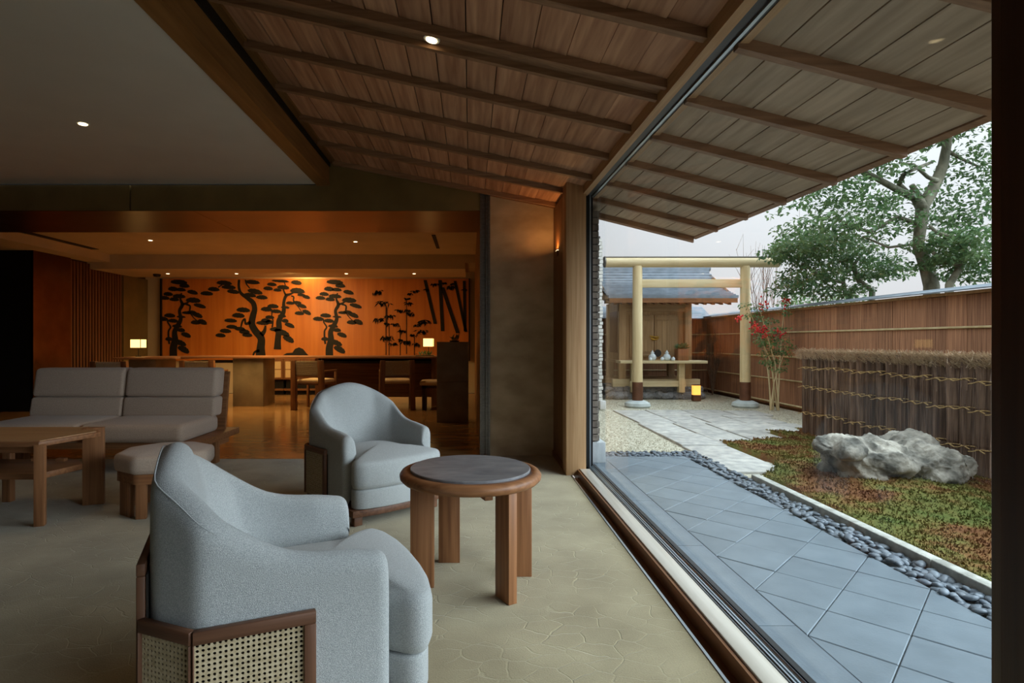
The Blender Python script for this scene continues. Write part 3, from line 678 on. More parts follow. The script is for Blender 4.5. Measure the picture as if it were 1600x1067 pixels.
# torii gate
to = thing('torii_gate', 'plain pale timber torii gate in front of the shrine', 'gate', (4.06, 10.35, 0))
for x in (3.07, 5.05):
    pl = MB().tube([(x, 10.35, 0.42), (x, 10.35, 2.58)], [0.092, 0.085], 24).build('pillar', 'hinoki', to, True)
    MB().tube([(x, 10.35, 0.06), (x, 10.35, 0.45)], 0.096, 24).build('sleeve', 'torii_sleeve', pl, True)
    MB().lathe([(0.20, -0.03), (0.235, 0.02), (0.22, 0.07), (0.14, 0.11), (0.10, 0.115)], x, 10.35, 24).build('footing', 'torii_base', to, True)
MB().tube([(2.47, 10.35, 2.655), (5.66, 10.35, 2.655)], [0.10, 0.10], 24).build('top_beam', 'hinoki_x', to, True)
MB().tube([(2.455, 10.35, 2.655), (2.475, 10.35, 2.655)], 0.104, 24).build('end_cap', 'grey_metal', to, True)
MB().prism_y([(2.45, 2.725), (5.67, 2.725), (5.67, 2.745), (2.45, 2.745)], 10.27, 10.43).build('top_flashing', 'grey_metal', to)
box('tie_beam', 3.07, 5.05, 10.32, 10.38, 2.185, 2.335, 'hinoki_x', to, 0.004)

# shrine
sh = thing('shrine', 'small timber shrine under a slate grey tiled roof', 'shrine', (4.0, 12.4, 0))
cx = 3.92
for x in (3.22, 4.62):
    for y in (12.0, 13.0): box('post', x - .07, x + .07, y - .07, y + .07, 0.38, 2.05, 'shrine_wood', sh, 0.004)
box('sill_beam', 3.0, 4.84, 11.86, 11.98, 0.24, 0.40, 'hinoki_x', sh, 0.004)
box('sill_beam', 3.0, 4.84, 12.95, 13.08, 0.24, 0.40, 'shrine_wood_x', sh)
box('floor_deck', 3.1, 4.74, 11.98, 13.0, 0.74, 0.80, 'shrine_wood_x', sh)
box('back_wall', 3.2, 4.64, 12.98, 13.03, 0.78, 2.1, 'shrine_wood', sh)
for x in (3.19, 4.62): box('side_wall', x, x + 0.03, 12.05, 13.0, 0.78, 2.05, 'shrine_wood', sh)
box('side_panel', 3.18, 3.19, 12.22, 12.85, 0.95, 1.85, 'brownwood_z', sh)
box('lintel', 3.15, 4.69, 11.95, 12.06, 1.83, 2.0, 'shrine_wood_x', sh, 0.004)
box('front_frame', 3.29, 4.55, 12.05, 12.08, 0.78, 1.84, 'shrine_wood', sh)
for s in (-1, 1):
    x0, x1 = (cx - 0.52, cx - 0.01) if s < 0 else (cx + 0.01, cx + 0.52)
    d = box('door', x0, x1, 12.01, 12.05, 0.86, 1.76, 'shrine_wood', sh, 0.003)
    for k in range(4): box('door_plank', x0 + .05 + k * .105, x0 + .148 + k * .105, 12.0, 12.012, 0.98, 1.64, 'shrine_wood', d)
    box('door_rail', x0 + .03, x1 - .03, 11.995, 12.012, 1.66, 1.73, 'shrine_wood_x', d); box('door_rail', x0 + .03, x1 - .03, 11.995, 12.012, 0.89, 0.96, 'shrine_wood_x', d)
em = MB().tube([(cx - .09, 11.985, 1.27), (cx - .04, 11.97, 1.235), (cx + .03, 11.97, 1.24), (cx + .09, 11.98, 1.265)], [.012, .022, .022, .010], 8)
em.tube([(cx - .11, 11.98, 1.31), (cx - .05, 11.97, 1.30), (cx + .02, 11.97, 1.285), (cx + .10, 11.98, 1.30)], [.008, .016, .016, .008], 8)
em.tube([(cx - .05, 11.975, 1.26), (cx - .06, 11.965, 1.30)], .012, 6).tube([(cx + .04, 11.975, 1.25), (cx + .07, 11.965, 1.30)], .012, 6)
em.build('door_lock', 'gold', sh, True)['label'] = 'gilded metal lock on the doors'
# roof: stepped slate courses
YR, ZR, YE, ZE, x0, x1 = 12.75, 2.78, 11.25, 2.06, 2.76, 5.36
rf = MB().prism_y([(x0, 0), (x1, 0), (x1, 0.01), (x0, 0.01)], 0, 0.01)
rf = MB()
nC = 13
for k in range(nC):
    t0, t1 = k / nC, (k + 1) / nC
    bow = lambda t: -0.09 * math.sin(PI * t)
    ya, yb = YE + (YR - YE) * t0, YE + (YR - YE) * t1; za, zb = ZE + (ZR - ZE) * t0 + bow(t0), ZE + (ZR - ZE) * t1 + bow(t1)
    MB().hexa([(x0, ya, za), (x1, ya, za), (x1, yb + .03, zb), (x0, yb + .03, zb), (x0, ya, za + .06), (x1, ya, za + .06), (x1, yb + .03, zb + .02), (x0, yb + .03, zb + .02)]).build('roof_course', 'roof_slate', sh)
MB().hexa([(x0, YR, ZR), (x1, YR, ZR), (x1, 13.5, 2.42), (x0, 13.5, 2.42), (x0, YR, ZR + .04), (x1, YR, ZR + .04), (x1, 13.5, 2.46), (x0, 13.5, 2.46)]).build('roof_back', 'roof_slate', sh)
MB().tube([(x0 - .05, YR, ZR + .06), (x1 + .06, YR, ZR + .06)], 0.06, 12).build('ridge', 'roof_slate', sh, True)
box('ridge_box', x0 - .02, x1 + .02, YR - .07, YR + .07, ZR - .02, ZR + .06, 'roof_slate', sh)
MB().hexa([(x0 + .02, YE, ZE - .09), (x1 - .02, YE, ZE - .09), (x1 - .02, YE + .06, ZE - .08), (x0 + .02, YE + .06, ZE - .08), (x0 + .02, YE, ZE + .0), (x1 - .02, YE, ZE + .0), (x1 - .02, YE + .06, ZE + .02), (x0 + .02, YE + .06, ZE + .02)]).build('eave_board', 'brownwood_x', sh)
for k in range(15):
    x = x0 + .15 + k * (x1 - x0 - .3) / 14
    MB().hexa([(x - .03, YE + .06, ZE - .13), (x + .03, YE + .06, ZE - .13), (x + .03, 12.1, ZE + .05), (x - .03, 12.1, ZE + .05), (x - .03, YE + .06, ZE - .06), (x + .03, YE + .06, ZE - .06), (x + .03, 12.1, ZE + .13), (x - .03, 12.1, ZE + .13)]).build('rafter', 'brownwood_y', sh)
box('eave_beam', x0 + .1, x1 - .1, 11.92, 12.04, 2.0, 2.12, 'shrine_wood_x', sh)
for x in (x0, x1 - .04):
    MB().add([(x, YE + .05, ZE), (x, YR, ZR), (x, 13.45, 2.42), (x, 12.9, 2.2), (x, 12.0, 2.05), (x + .04, YE + .05, ZE), (x + .04, YR, ZR), (x + .04, 13.45, 2.42), (x + .04, 12.9, 2.2), (x + .04, 12.0, 2.05)],
             [(0, 1, 2, 3, 4), (9, 8, 7, 6, 5)]).build('gable', 'shrine_wood', sh)
# stone base of field stones
sb = thing('stone_mound', 'mound of dark field stones carrying the shrine', 'stone mound', (3.95, 12.3, 0))
def stone_mesh(k):
    bm = bmesh.new(); bmesh.ops.create_icosphere(bm, subdivisions=2, radius=1)
    for v in bm.verts: v.co *= 1 + 0.35 * noise.noise(v.co * 1.1 + Vector((k * 5.3, 2, 0)))
    me = bpy.data.meshes.new('stone'); bm.to_mesh(me); bm.free(); me.materials.append(MATS['base_rock']); return me
sms = [stone_mesh(k) for k in range(4)]
for k in range(40):
    row = k % 2; x = 2.95 + (k // 2) * 0.096 + rnd.uniform(-.03, .03)
    inst('stone', sms[k % 4], sb, (x, 11.78 + row * 0.12 + rnd.uniform(-.05, .05), 0.06 + row * 0.10), (rnd.uniform(-.4, .4), rnd.uniform(-.4, .4), rnd.uniform(0, 6)), (rnd.uniform(.09, .15), rnd.uniform(.09, .13), rnd.uniform(.07, .10)))
box('fill', 3.0, 4.8, 11.9, 13.1, -0.05, 0.24, 'base_rock', sb)
# altar shelf with offerings
al = thing('altar_shelf', 'long pale timber offering shelf in front of the shrine doors', 'shelf', (3.93, 11.7, 0))
box('board', 3.06, 4.84, 11.48, 11.86, 0.745, 0.80, 'hinoki_x', al, 0.003)
for x in (3.38, 4.36): box('leg', x - .06, x + .06, 11.60, 11.72, 0.14, 0.745, 'hinoki', al, 0.003)
box('brace', 3.3, 4.45, 11.63, 11.69, 0.26, 0.38, 'hinoki_x', al)
def jar(x, y, s, label, lid=True):
    t = thing('offering_jar', label, 'jar', (x, y, 0.80), group='porcelain offerings on the altar shelf')
    MB().lathe([(.035 * s, 0), (.06 * s, .02 * s), (.068 * s, .06 * s), (.05 * s, .10 * s), (.028 * s, .115 * s), (.028 * s, .13 * s)], seg=16).build('body', 'porcelain', t, 2, world=False)
    if lid: MB().lathe([(.034 * s, .13 * s), (.034 * s, .14 * s), (.012 * s, .155 * s), (.010 * s, .17 * s), (.004 * s, .178 * s)], seg=12).build('lid', 'porcelain', t, 2, world=False)
jar(3.76, 11.64, 1.2, 'white lidded porcelain jar beside the torii pillar'); jar(4.06, 11.64, 1.2, 'white lidded porcelain jar toward the planter box')
jar(3.69, 11.55, .55, 'tiny white cup at the shelf edge near the torii pillar', False); jar(3.93, 11.54, .6, 'tiny white cup in the middle of the offering shelf', False); jar(4.16, 11.55, .6, 'tiny white cup at the foot of the planter side jar', False)
t = thing('shrine_mirror', 'small dark round mirror on a stand between the jars', 'mirror', (3.90, 11.72, 0.80))
MB().tube([(0, 0, .15), (0, .015, .15)], .075, 20).build('disc', 'black', t, True, world=False)
MB().box(-.05, .05, -.03, .03, 0, .02).box(-.01, .01, 0.012, .022, .02, .15).build('stand', 'shrine_wood', t, world=False)
def blades(n, r, h, w_, seed, droop=0.5, up=0.4):
    q = random.Random(seed); mb = MB()
    for k in range(n):
        a = q.uniform(0, 2 * PI); e = q.uniform(up, 1.3); l = h * q.uniform(.6, 1.1); d = Vector((math.cos(a) * math.cos(e), math.sin(a) * math.cos(e), math.sin(e)))
        s = Vector((-math.sin(a), math.cos(a), 0)) * w_; b0 = Vector((q.uniform(-r, r), q.uniform(-r, r), 0)); m_ = b0 + d * l * .55; tip = b0 + d * l + Vector((0, 0, -droop * l * .35))
        mb.add([tuple(b0), tuple(m_ - s), tuple(m_ + s), tuple(tip)], [(0, 1, 2), (1, 3, 2)])
    return mb
t = thing('planter', 'square timber planter box with a leafy green plant on the shelf', 'planter', (4.37, 11.66, 0.80))
MB().box(-.11, .11, -.11, .11, 0, .24).build('box', 'walnut_z', t, True, .004, world=False)
o = blades(120, .09, .17, .022, 4, .4, .1).build('plant', 'leaf_green', t, world=False); o.location = (0, 0, .235)
t = thing('garden_lantern', 'glowing orange lantern at the corner of the stone base', 'lantern', (4.55, 11.35, 0))
MB().box(-.07, .07, -.05, .05, 0.12, .31).build('shade', 'lantern_glow', t, world=False)
MB().box(-.075, .075, -.055, .055, 0.0, .12).build('base', 'torii_sleeve', t, world=False); MB().box(-.075, .075, -.055, .055, 0.31, .325).build('cap', 'torii_sleeve', t, world=False)

# ---- plants
def leaf_cloud(mb, blobs, n, size, seed, aniso=0.6):
    q = random.Random(seed); wts = [b[3] * b[4] for b in blobs]
    for k in range(n):
        c, D, dd, rx, ry = q.choices(blobs, wts)[0]
        while True:
            u = Vector((q.uniform(-1, 1), q.uniform(-1, 1), q.uniform(-1, 1)))
            if u.length <= 1: break
        p = c + Vector((u.x * rx, u.y * dd, u.z * ry))
        a = Vector((q.gauss(0, 1), q.gauss(0, 1), q.gauss(-.5, .6))).normalized(); b = a.cross(Vector((q.gauss(0, .6), q.gauss(0, .6), 1))).normalized(); l = size * q.uniform(.7, 1.25)
        m_ = p + a * l * .5; nrm = a.cross(b) * l * .08
        mb.add([tuple(p), tuple(m_ + b * l * .25 - nrm), tuple(p + a * l), tuple(m_ - b * l * .25 - nrm)], [(0, 1, 2), (0, 2, 3)])
    return mb
def blob(x, y, rx, ry, D=8.2, dd=0.7): return (P(x, y, D), D, dd, rx * D / F, ry * D / F)
def tpath(pts, D, ox=1180, oy=170, k=3.557, jd=0.25, seed=1):
    q = random.Random(seed); out = []; rad = []
    for x, y, r in pts: out.append(P(ox + x / k, oy + y / k, D + q.uniform(-jd, jd))); rad.append(r / k * D / F)
    return out, rad
tr = thing('camellia_tree', 'gnarled evergreen tree rising behind the board fence', 'tree', (6.75, 8.2, 0))
tb = MB()
pts, rad = tpath([(980, 985, 38), (950, 870, 35), (905, 760, 28), (920, 640, 30), (930, 540, 34), (975, 470, 31), (1010, 400, 30), (1045, 310, 26), (1065, 200, 22), (1085, 60, 15), (1060, -120, 8)], 8.2, jd=.05)
tb.tube([(pts[0].x + .02, 8.2, -0.05)] + pts, [rad[0] * 1.3] + rad, 10)
for n, br in enumerate(([(925, 560, 26), (890, 495, 24), (800, 455, 18), (700, 400, 16), (600, 345, 14), (520, 340, 8)], [(930, 540, 24), (905, 480, 18), (870, 425, 15)], [(860, 480, 15), (800, 420, 14), (825, 365, 12), (900, 330, 10), (985, 295, 8)],
                        [(900, 640, 14), (790, 600, 11), (640, 685, 10), (520, 650, 8), (440, 600, 5)], [(1010, 400, 14), (960, 380, 10), (880, 310, 8), (800, 300, 5)], [(1060, 230, 12), (1150, 280, 8), (1240, 320, 6), (1300, 300, 4)], [(910, 750, 8), (740, 770, 7), (600, 710, 5)],
                        [(1065, 150, 12), (960, 60, 9), (820, 20, 6)], [(1080, 80, 12), (1200, 0, 9), (1290, -60, 6)])):
    p_, r_ = tpath(br, 8.2, jd=.28, seed=n); tb.tube(p_, r_, 8)
tb.build('trunk', 'trunk_bark', tr, 2)
fl = [blob(1300, 300, 42, 24), blob(1335, 330, 55, 30), blob(1375, 268, 50, 20), blob(1430, 215, 45, 22), blob(1490, 195, 45, 26), blob(1525, 250, 30, 40), blob(1510, 320, 38, 34), blob(1480, 345, 36, 20), blob(1290, 355, 48, 22), blob(1245, 352, 24, 12),
      blob(1345, 365, 45, 14), blob(1412, 345, 26, 16), blob(1530, 385, 22, 26), blob(1400, 310, 40, 12), blob(1340, 230, 60, 40), blob(1420, 140, 90, 50), blob(1540, 120, 90, 70), blob(1620, 260, 60, 90), blob(1230, 325, 12, 12)]
leaf_cloud(MB(), fl, 12000, .085, 21).build('foliage', 'leaf_green', tr)['kind'] = 'stuff'
t2 = thing('camellia_tree', 'smaller evergreen tree near the torii crossbar, behind the fence', 'tree', (5.9, 9.4, 0))
tb = MB()
p_, r_ = tpath([(650, 1010, 15), (580, 960, 15), (545, 880, 12), (530, 835, 9), (470, 850, 6)], 9.4, jd=.1); tb.tube([(p_[0].x, 9.4, 0)] + p_, [r_[0]] + r_, 8)
for n, br in enumerate(([(500, 1020, 12), (490, 965, 11), (410, 950, 10), (340, 910, 8), (260, 860, 5)], [(545, 870, 9), (600, 800, 7), (640, 770, 4)], [(410, 950, 7), (350, 840, 5), (320, 740, 4)])):
    p_, r_ = tpath(br, 9.4, jd=.2, seed=n); tb.tube(p_, r_, 8)
tb.build('trunk', 'trunk_bark', t2, 2)
fl = [blob(1250, 385, 40, 28, 9.4), blob(1222, 392, 22, 16, 9.4), blob(1290, 390, 45, 26, 9.4), blob(1265, 430, 42, 20, 9.4), blob(1240, 450, 30, 14, 9.4), blob(1350, 415, 48, 22, 9.4), blob(1385, 425, 28, 14, 9.4), blob(1310, 455, 40, 12, 9.4), blob(1335, 390, 30, 12, 9.4)]
leaf_cloud(MB(), fl, 5800, .085, 22).build('foliage', 'leaf_green', t2)['kind'] = 'stuff'
t3 = thing('camellia_tree', 'slender crooked tree beside the dark window post, behind the fence', 'tree', (6.6, 7.7, 0))
tb = MB(); p_, r_ = tpath([(1080, 975, 20), (1140, 880, 18), (1170, 790, 17), (1110, 715, 13), (1010, 690, 11), (970, 650, 8)], 7.7, jd=.1); tb.tube([(p_[0].x, 7.7, 0)] + p_, [r_[0]] + r_, 8)
for br in ([(1150, 870, 12), (1060, 850, 14), (990, 800, 10)], [(1170, 770, 8), (1230, 690, 6), (1300, 640, 4)]):
    p_, r_ = tpath(br, 7.7, jd=.2); tb.tube(p_, r_, 8)
tb.build('trunk', 'trunk_bark', t3, 2)
leaf_cloud(MB(), [blob(1500, 380, 34, 24, 7.7), blob(1470, 375, 30, 16, 7.7), blob(1525, 425, 28, 16, 7.7), blob(1500, 408, 40, 12, 7.7), blob(1475, 405, 20, 12, 7.7)], 2200, .08, 23).build('foliage', 'leaf_green', t3)['kind'] = 'stuff'
# bare winter shrubs and low greenery behind the far fence
def twigs(name, label, base, n, h, spread, seed, m='twig'):
    t = thing(name, label, 'shrub', base); q = random.Random(seed); mb = MB()
    for k in range(n):
        a = q.uniform(0, 2 * PI); s = q.uniform(.3, 1) * spread; l = h * q.uniform(.6, 1.0); p = [Vector((0, 0, 0)), Vector((math.cos(a) * s * .4, math.sin(a) * s * .4, l * .5)), Vector((math.cos(a) * s, math.sin(a) * s, l))]
        mb.tube(p, [.012, .008, .003], 5)
        for j in range(5):
            u = q.uniform(.4, 1); b0 = p[1].lerp(p[2], u); e = b0 + Vector((q.uniform(-1, 1) * .4 * spread, q.uniform(-1, 1) * .4 * spread, q.uniform(.1, .35) * h)); mb.tube([b0, e], [.005, .002], 4)
    mb.build('branches', m, t, world=False); return t
twigs('bare_shrub', 'leafless shrub in front of the far fence corner', (5.42, 12.6, 0), 22, 1.2, .22, 31)
twigs('bare_shrub', 'tall leafless shrub showing above the fence behind the torii', (6.6, 12.6, 0), 14, 3.4, .8, 32)
hg = thing('hedge_shrub', 'low evergreen shrub showing above the fence behind the nandina', 'shrub', (6.6, 11.0, 0))
leaf_cloud(MB(), [(Vector((6.55, 11.2, 1.75)), 11, .5, .42, .45), (Vector((6.9, 10.4, 1.75)), 11, .5, .5, .4)], 2200, .07, 41).build('foliage', 'leaf_fresh', hg)['kind'] = 'stuff'
MB().tube([(6.6, 11.0, 0), (6.6, 11.0, 1.6)], .05, 6).build('stem', 'trunk_bark', hg)
# nandina with red berries
na = thing('nandina', 'nandina bush with red berry clusters beside the torii pillar', 'shrub', (5.30, 9.85, 0))
tips = [(1186, 480), (1192, 525), (1203, 500), (1213, 520), (1226, 470), (1229, 540), (1166, 475)]
mb = MB(); g5 = random.Random(8); lv = []; be = []
for k, (x, y) in enumerate(tips):
    tip = P(x, y, 9.85 + g5.uniform(-.2, .2)); b0 = Vector((5.30 + g5.uniform(-.07, .07), 9.85 + g5.uniform(-.07, .07), 0))
    m_ = b0.lerp(tip, .45) + Vector(((b0.x - tip.x) * .25, 0, 0)); mb.tube([b0, m_, tip], [.014, .011, .006], 6)
    for u in (.35, .55, .8, .97): lv.append((m_.lerp(tip, u), 9, .18, .16, .06))
mb.build('stems', 'bamboo', na, True)
leaf_cloud(MB(), lv, 1500, .055, 51).build('foliage', 'leaf_fresh', na)['kind'] = 'stuff'
bmh = bmesh.new()
for x, y, n in ((1228, 470, 26), (1180, 512, 24), (1194, 518, 34), (1215, 522, 18), (1192, 477, 14), (1154, 495, 14)):
    c = P(x, y, 9.75)
    for k in range(n):
        kk = bmesh.ops.create_icosphere(bmh, subdivisions=1, radius=.019); d = Vector((g5.gauss(0, .035), g5.gauss(0, .035), g5.gauss(0, .05)))
        bmesh.ops.translate(bmh, verts=kk['verts'], vec=c + d)
me = bpy.data.meshes.new('berries'); bmh.to_mesh(me); bmh.free(); me.materials.append(MATS['berry']); o = bpy.data.objects.new('berries', me); link(o, na); o['kind'] = 'stuff'

# ================================================================== LOUNGE FURNITURE
def arc_path(pts, rads, per=6):
    out = []
    for i, p in enumerate(pts):
        p = Vector(p)
        if i in (0, len(pts) - 1) or rads[i] <= 0: out.append(p); continue
        a, b = Vector(pts[i - 1]), Vector(pts[i + 1]); da = (a - p).normalized(); db = (b - p).normalized()
        r = min(rads[i], (a - p).length * .49, (b - p).length * .49)
        for k in range(per + 1):
            t = k / per; out.append((p + da * r) * (1 - t) ** 2 + p * 2 * t * (1 - t) + (p + db * r) * t ** 2)
    return out
def resample(pts, n):
    L = [0]
    for a, b in zip(pts, pts[1:]): L.append(L[-1] + (b - a).length)
    out = []
    for k in range(n):
        s = L[-1] * k / (n - 1); i = 0
        while i < len(L) - 2 and L[i + 1] < s: i += 1
        t = (s - L[i]) / max(1e-9, L[i + 1] - L[i]); out.append(pts[i].lerp(pts[i + 1], t))
    return out
def cushion(outline, z0, z1, r, dome=0.0, ins=0.9):
    """soft pad: outline rings with rounded shoulders and a domed top"""
    n = len(outline); c = sum(outline, Vector((0, 0))) / n; mb = MB()
    rings = [(r * .9, z0), (r * .25, z0 + r * .3), (0, z0 + r)] + [(0, z1 - r * 1.1)] + [(r * (1 - math.cos(a)), z1 - r + r * math.sin(a)) for a in (R(25), R(50), R(75))]
    nrm = []
    for i in range(n):
        d = (outline[(i + 1) % n] - outline[i - 1]).normalized(); nrm.append(Vector((-d.y, d.x)))
    for inset, z in rings:
        for i in range(n):
            p = outline[i] + nrm[i] * inset; mb.v.append((p.x, p.y, z))
    m = len(rings)
    for k in range(m - 1):
        for i in range(n): mb.f.append((k * n + i, k * n + (i + 1) % n, (k + 1) * n + (i + 1) % n, (k + 1) * n + i))
    mb.f.append(tuple(range(n - 1, -1, -1)))
    t0 = len(mb.v)
    ss_ = (.93, .84, .72, .55, .3)
    for s in ss_:
        for i in range(n):
            p = (outline[i] + nrm[i] * r * .74).lerp(c, 1 - s); mb.v.append((p.x, p.y, z1 - r * .034 + dome * (1 - s ** 2.2) + r * .034 * (1 - s)))
    last = (m - 1) * n
    for base_, nx in [(last, t0)] + [(t0 + k_ * n, t0 + (k_ + 1) * n) for k_ in range(4)]:
        for i in range(n): mb.f.append((base_ + i, base_ + (i + 1) % n, nx + (i + 1) % n, nx + i))
    mb.v.append((c.x, c.y, z1 + dome)); k = len(mb.v) - 1
    for i in range(n): mb.f.append((t0 + 4 * n + i, t0 + 4 * n + (i + 1) % n, k))
    return mb
def cane_mesh(w_, h_, cell=0.0135):
    nx, nz = max(2, round(w_ / cell)), max(2, round(h_ / cell)); cw, ch = w_ / nx, h_ / nz; mb = MB()
    sq = [(0, 0), (.5, 0), (1, 0), (1, .5), (1, 1), (.5, 1), (0, 1), (0, .5)]
    for i in range(nx):
        for j in range(nz):
            v = [((i + a) * cw, 0, (j + b) * ch) for a, b in sq]
            for k in range(8):
                an = math.atan2(sq[k][1] - .5, sq[k][0] - .5); v.append(((i + .5 + .31 * math.cos(an)) * cw, 0, (j + .5 + .31 * math.sin(an)) * ch))
            for k in range(8): v.append((v[8 + k][0], 0.0035, v[8 + k][2]))
            mb.add(v, [(k, (k + 1) % 8, 8 + (k + 1) % 8, 8 + k) for k in range(8)] + [(8 + k, 8 + (k + 1) % 8, 16 + (k + 1) % 8, 16 + k) for k in range(8)])
    return mb
def cane_panel(t, a, b, z0, z1, fr_l=0.03, fr_r=0.03):
    """panel from plan point a to b (outside on the right of a->b): cane sheet, dark lining and timber frame"""
    a, b = Vector((*a, 0)), Vector((*b, 0)); d = (b - a); L = d.length; d.normalize(); ang = math.atan2(d.y, d.x); out = Vector((d.y, -d.x, 0))
    def put(mb, name, m, off, bev=0):
        o = mb.build(name, m, t, bool(bev), bev, world=False); o.location = a + out * off; o.rotation_euler = (0, 0, ang); return o
    f = put(MB().box(0, L, -.012, .010, z1 - .034, z1), 'top_rail', 'chairwood_x', 0, .003)
    put(cane_mesh(L - fr_l - fr_r, z1 - z0 - .034), 'cane', 'cane', .001).location = a + d * fr_l + out * 0.0 + Vector((0, 0, z0))
    put(MB().box(0, L, .012, .016, z0, z1 - .03), 'cane_lining', 'cane_back', 0)
    if fr_l: put(MB().box(0, fr_l, -.012, .010, z0, z1 - .034), 'stile', 'chairwood_z', 0, .003)
    if fr_r: put(MB().box(L - fr_r, L, -.012, .010, z0, z1 - .034), 'stile', 'chairwood_z', 0, .003)

def make_armchair(label, loc, rz):
    t = thing('armchair', label, 'armchair', loc, rz, 'rounded grey armchairs by the window')
    N_ = 73
    outer = resample(arc_path([(.235, -.365), (-.26, -.365), (-.385, -.24), (-.385, .24), (-.26, .365), (.235, .365)], [0, .022, .04, .04, .022, 0]), N_)
    inner = resample(arc_path([(.235, -.268), (-.09, -.268), (-.245, -.14), (-.245, .14), (-.09, .268), (.235, .268)], [0, .16, .14, .14, .16, 0], 10), N_)
    H = [(0, .572), (.06, .588), (.13, .596), (.18, .616), (.225, .662), (.27, .722), (.32, .778), (.369, .822), (.43, .864), (.5, .884)]
    Hs = [interp(H, k / (N_ - 1) if k <= N_ // 2 else 1 - k / (N_ - 1)) for k in range(N_)]
    for _ in range(4): Hs = [Hs[0]] + [(Hs[i - 1] + 2 * Hs[i] + Hs[i + 1]) / 4 for i in range(1, N_ - 1)] + [Hs[-1]]
    mb = MB(); prof = 15
    def ring(o_, i_, h, sh=0.0):
        d = i_ - o_; L = d.length; d = d / L
        def q(s, z): p = o_ + d * s; mb.v.append((p.x, p.y, z))
        tp_ = min(L, 0.105)
        for s, z in ((sh, .115), (sh, .25), (sh, .42), (sh, h - .07), (sh + .002, h - .035), (sh + .012, h - .012), (.036, h), (.058, h + .001), (tp_ - .022, h - .012), (tp_ - .006, h - .04), (tp_ + (L - tp_) * .25, h - .11), (L - (L - tp_) * .35 - sh * .6, max(.46, h - .25)), (L - sh, .42), (L - sh, .3), (L - sh, .2)): q(s, z)
    fwd = Vector((1, 0))
    ring(outer[0] + fwd * .026, inner[0] + fwd * .026, Hs[0] - .045, .03); ring(outer[0] + fwd * .02, inner[0] + fwd * .02, Hs[0] - .018, .012)
    for k in range(N_): ring(outer[k], inner[k], Hs[k])
    ring(outer[-1] + fwd * .02, inner[-1] + fwd * .02, Hs[-1] - .018, .012); ring(outer[-1] + fwd * .026, inner[-1] + fwd * .026, Hs[-1] - .045, .03)
    nr = N_ + 4
    for k in range(nr - 1):
        for j in range(prof - 1): mb.f.append((k * prof + j, (k + 1) * prof + j, (k + 1) * prof + j + 1, k * prof + j + 1))
    mb.f.append(tuple(range(prof))); mb.f.append(tuple((nr - 1) * prof + j for j in range(prof - 1, -1, -1)))
    sh = mb.build('shell', 'fabric_grey', t, 2, world=False); sh['label'] = 'wraparound upholstered back and arms'
    md = sh.modifiers.new('subdivision', 'SUBSURF'); md.levels = 1; md.render_levels = 1
    pp = [tuple((outer[k] + (inner[k] - outer[k]).normalized() * .012).to_3d() + Vector((0, 0, Hs[k] - .010))) for k in range(18, N_ - 18)]
    MB().tube(pp, [.0022 * min(1, k / 5, (len(pp) - 1 - k) / 5) + .0003 for k in range(len(pp))], 5).build('seam', 'fabric_grey', sh, 2, world=False)
    # seat: T cushion with a bowed front, on an upholstered front
    def seat_outline(g=0.0):
        half = [(-.245, -.13), (-.15, -.235), (-.06, -.262), (.10, -.264), (.215, -.264), (.248, -.276), (.292, -.322), (.325, -.352), (.375, -.352), (.412, -.30), (.438, -.18), (.448, -.06)]
        full = half + [(x, -y) for x, y in half[::-1]]
        return [Vector((x - (g if x > .2 else 0), y * (1 - g * 1.5))) for x, y in full]
    def close(o_): return resample(arc_path([tuple(p) for p in o_] + [tuple(o_[0])], [.02] * (len(o_) + 1), 3), 97)[:-1]
    cushion(close(seat_outline()), .235, .425, .038, .045).build('seat_cushion', 'fabric_grey', t, 2, world=False)
    cushion(close(seat_outline(.012)), .112, .240, .012, 0).build('front_panel', 'fabric_grey', t, 2, world=False)
    # timber plinth, legs, cane skirts
    base = [(.385, -.372), (.418, -.2), (.428, 0), (.418, .2), (.385, .372), (-.262, .372), (-.392, .242), (-.392, -.242), (-.262, -.372)]
    MB().prism(base[::-1] if False else base, .068, .112).build('plinth', 'chairwood_x', t, True, .004, world=False)
    for x, y in ((.33, -.31), (.33, .31), (-.27, -.27), (-.27, .27)): MB().box(x - .022, x + .022, y - .03, y + .03, 0, .07).build('leg', 'chairwood_z', t, True, .003, world=False)
    cane_panel(t, (-.268, -.380), (.04, -.380), .112, .455, 0.004, .032)
    cane_panel(t, (-.400, -.248), (-.268, -.380), .112, .455, .004, .004)
    cane_panel(t, (-.400, .248), (-.400, -.248), .112, .60, .03, .03)
    cane_panel(t, (-.268, .380), (-.400, .248), .112, .455, .004, .004)
    cane_panel(t, (.04, .380), (-.268, .380), .112, .455, .032, 0.004)
    return t
ch = make_armchair('grey rounded armchair seen from behind, closest to the camera', (-.615, 1.90, 0), R(23))
copy_thing(ch, (-.728, 4.122, 0), R(-48.3), 'grey rounded armchair facing the round table, in front of the lobby')

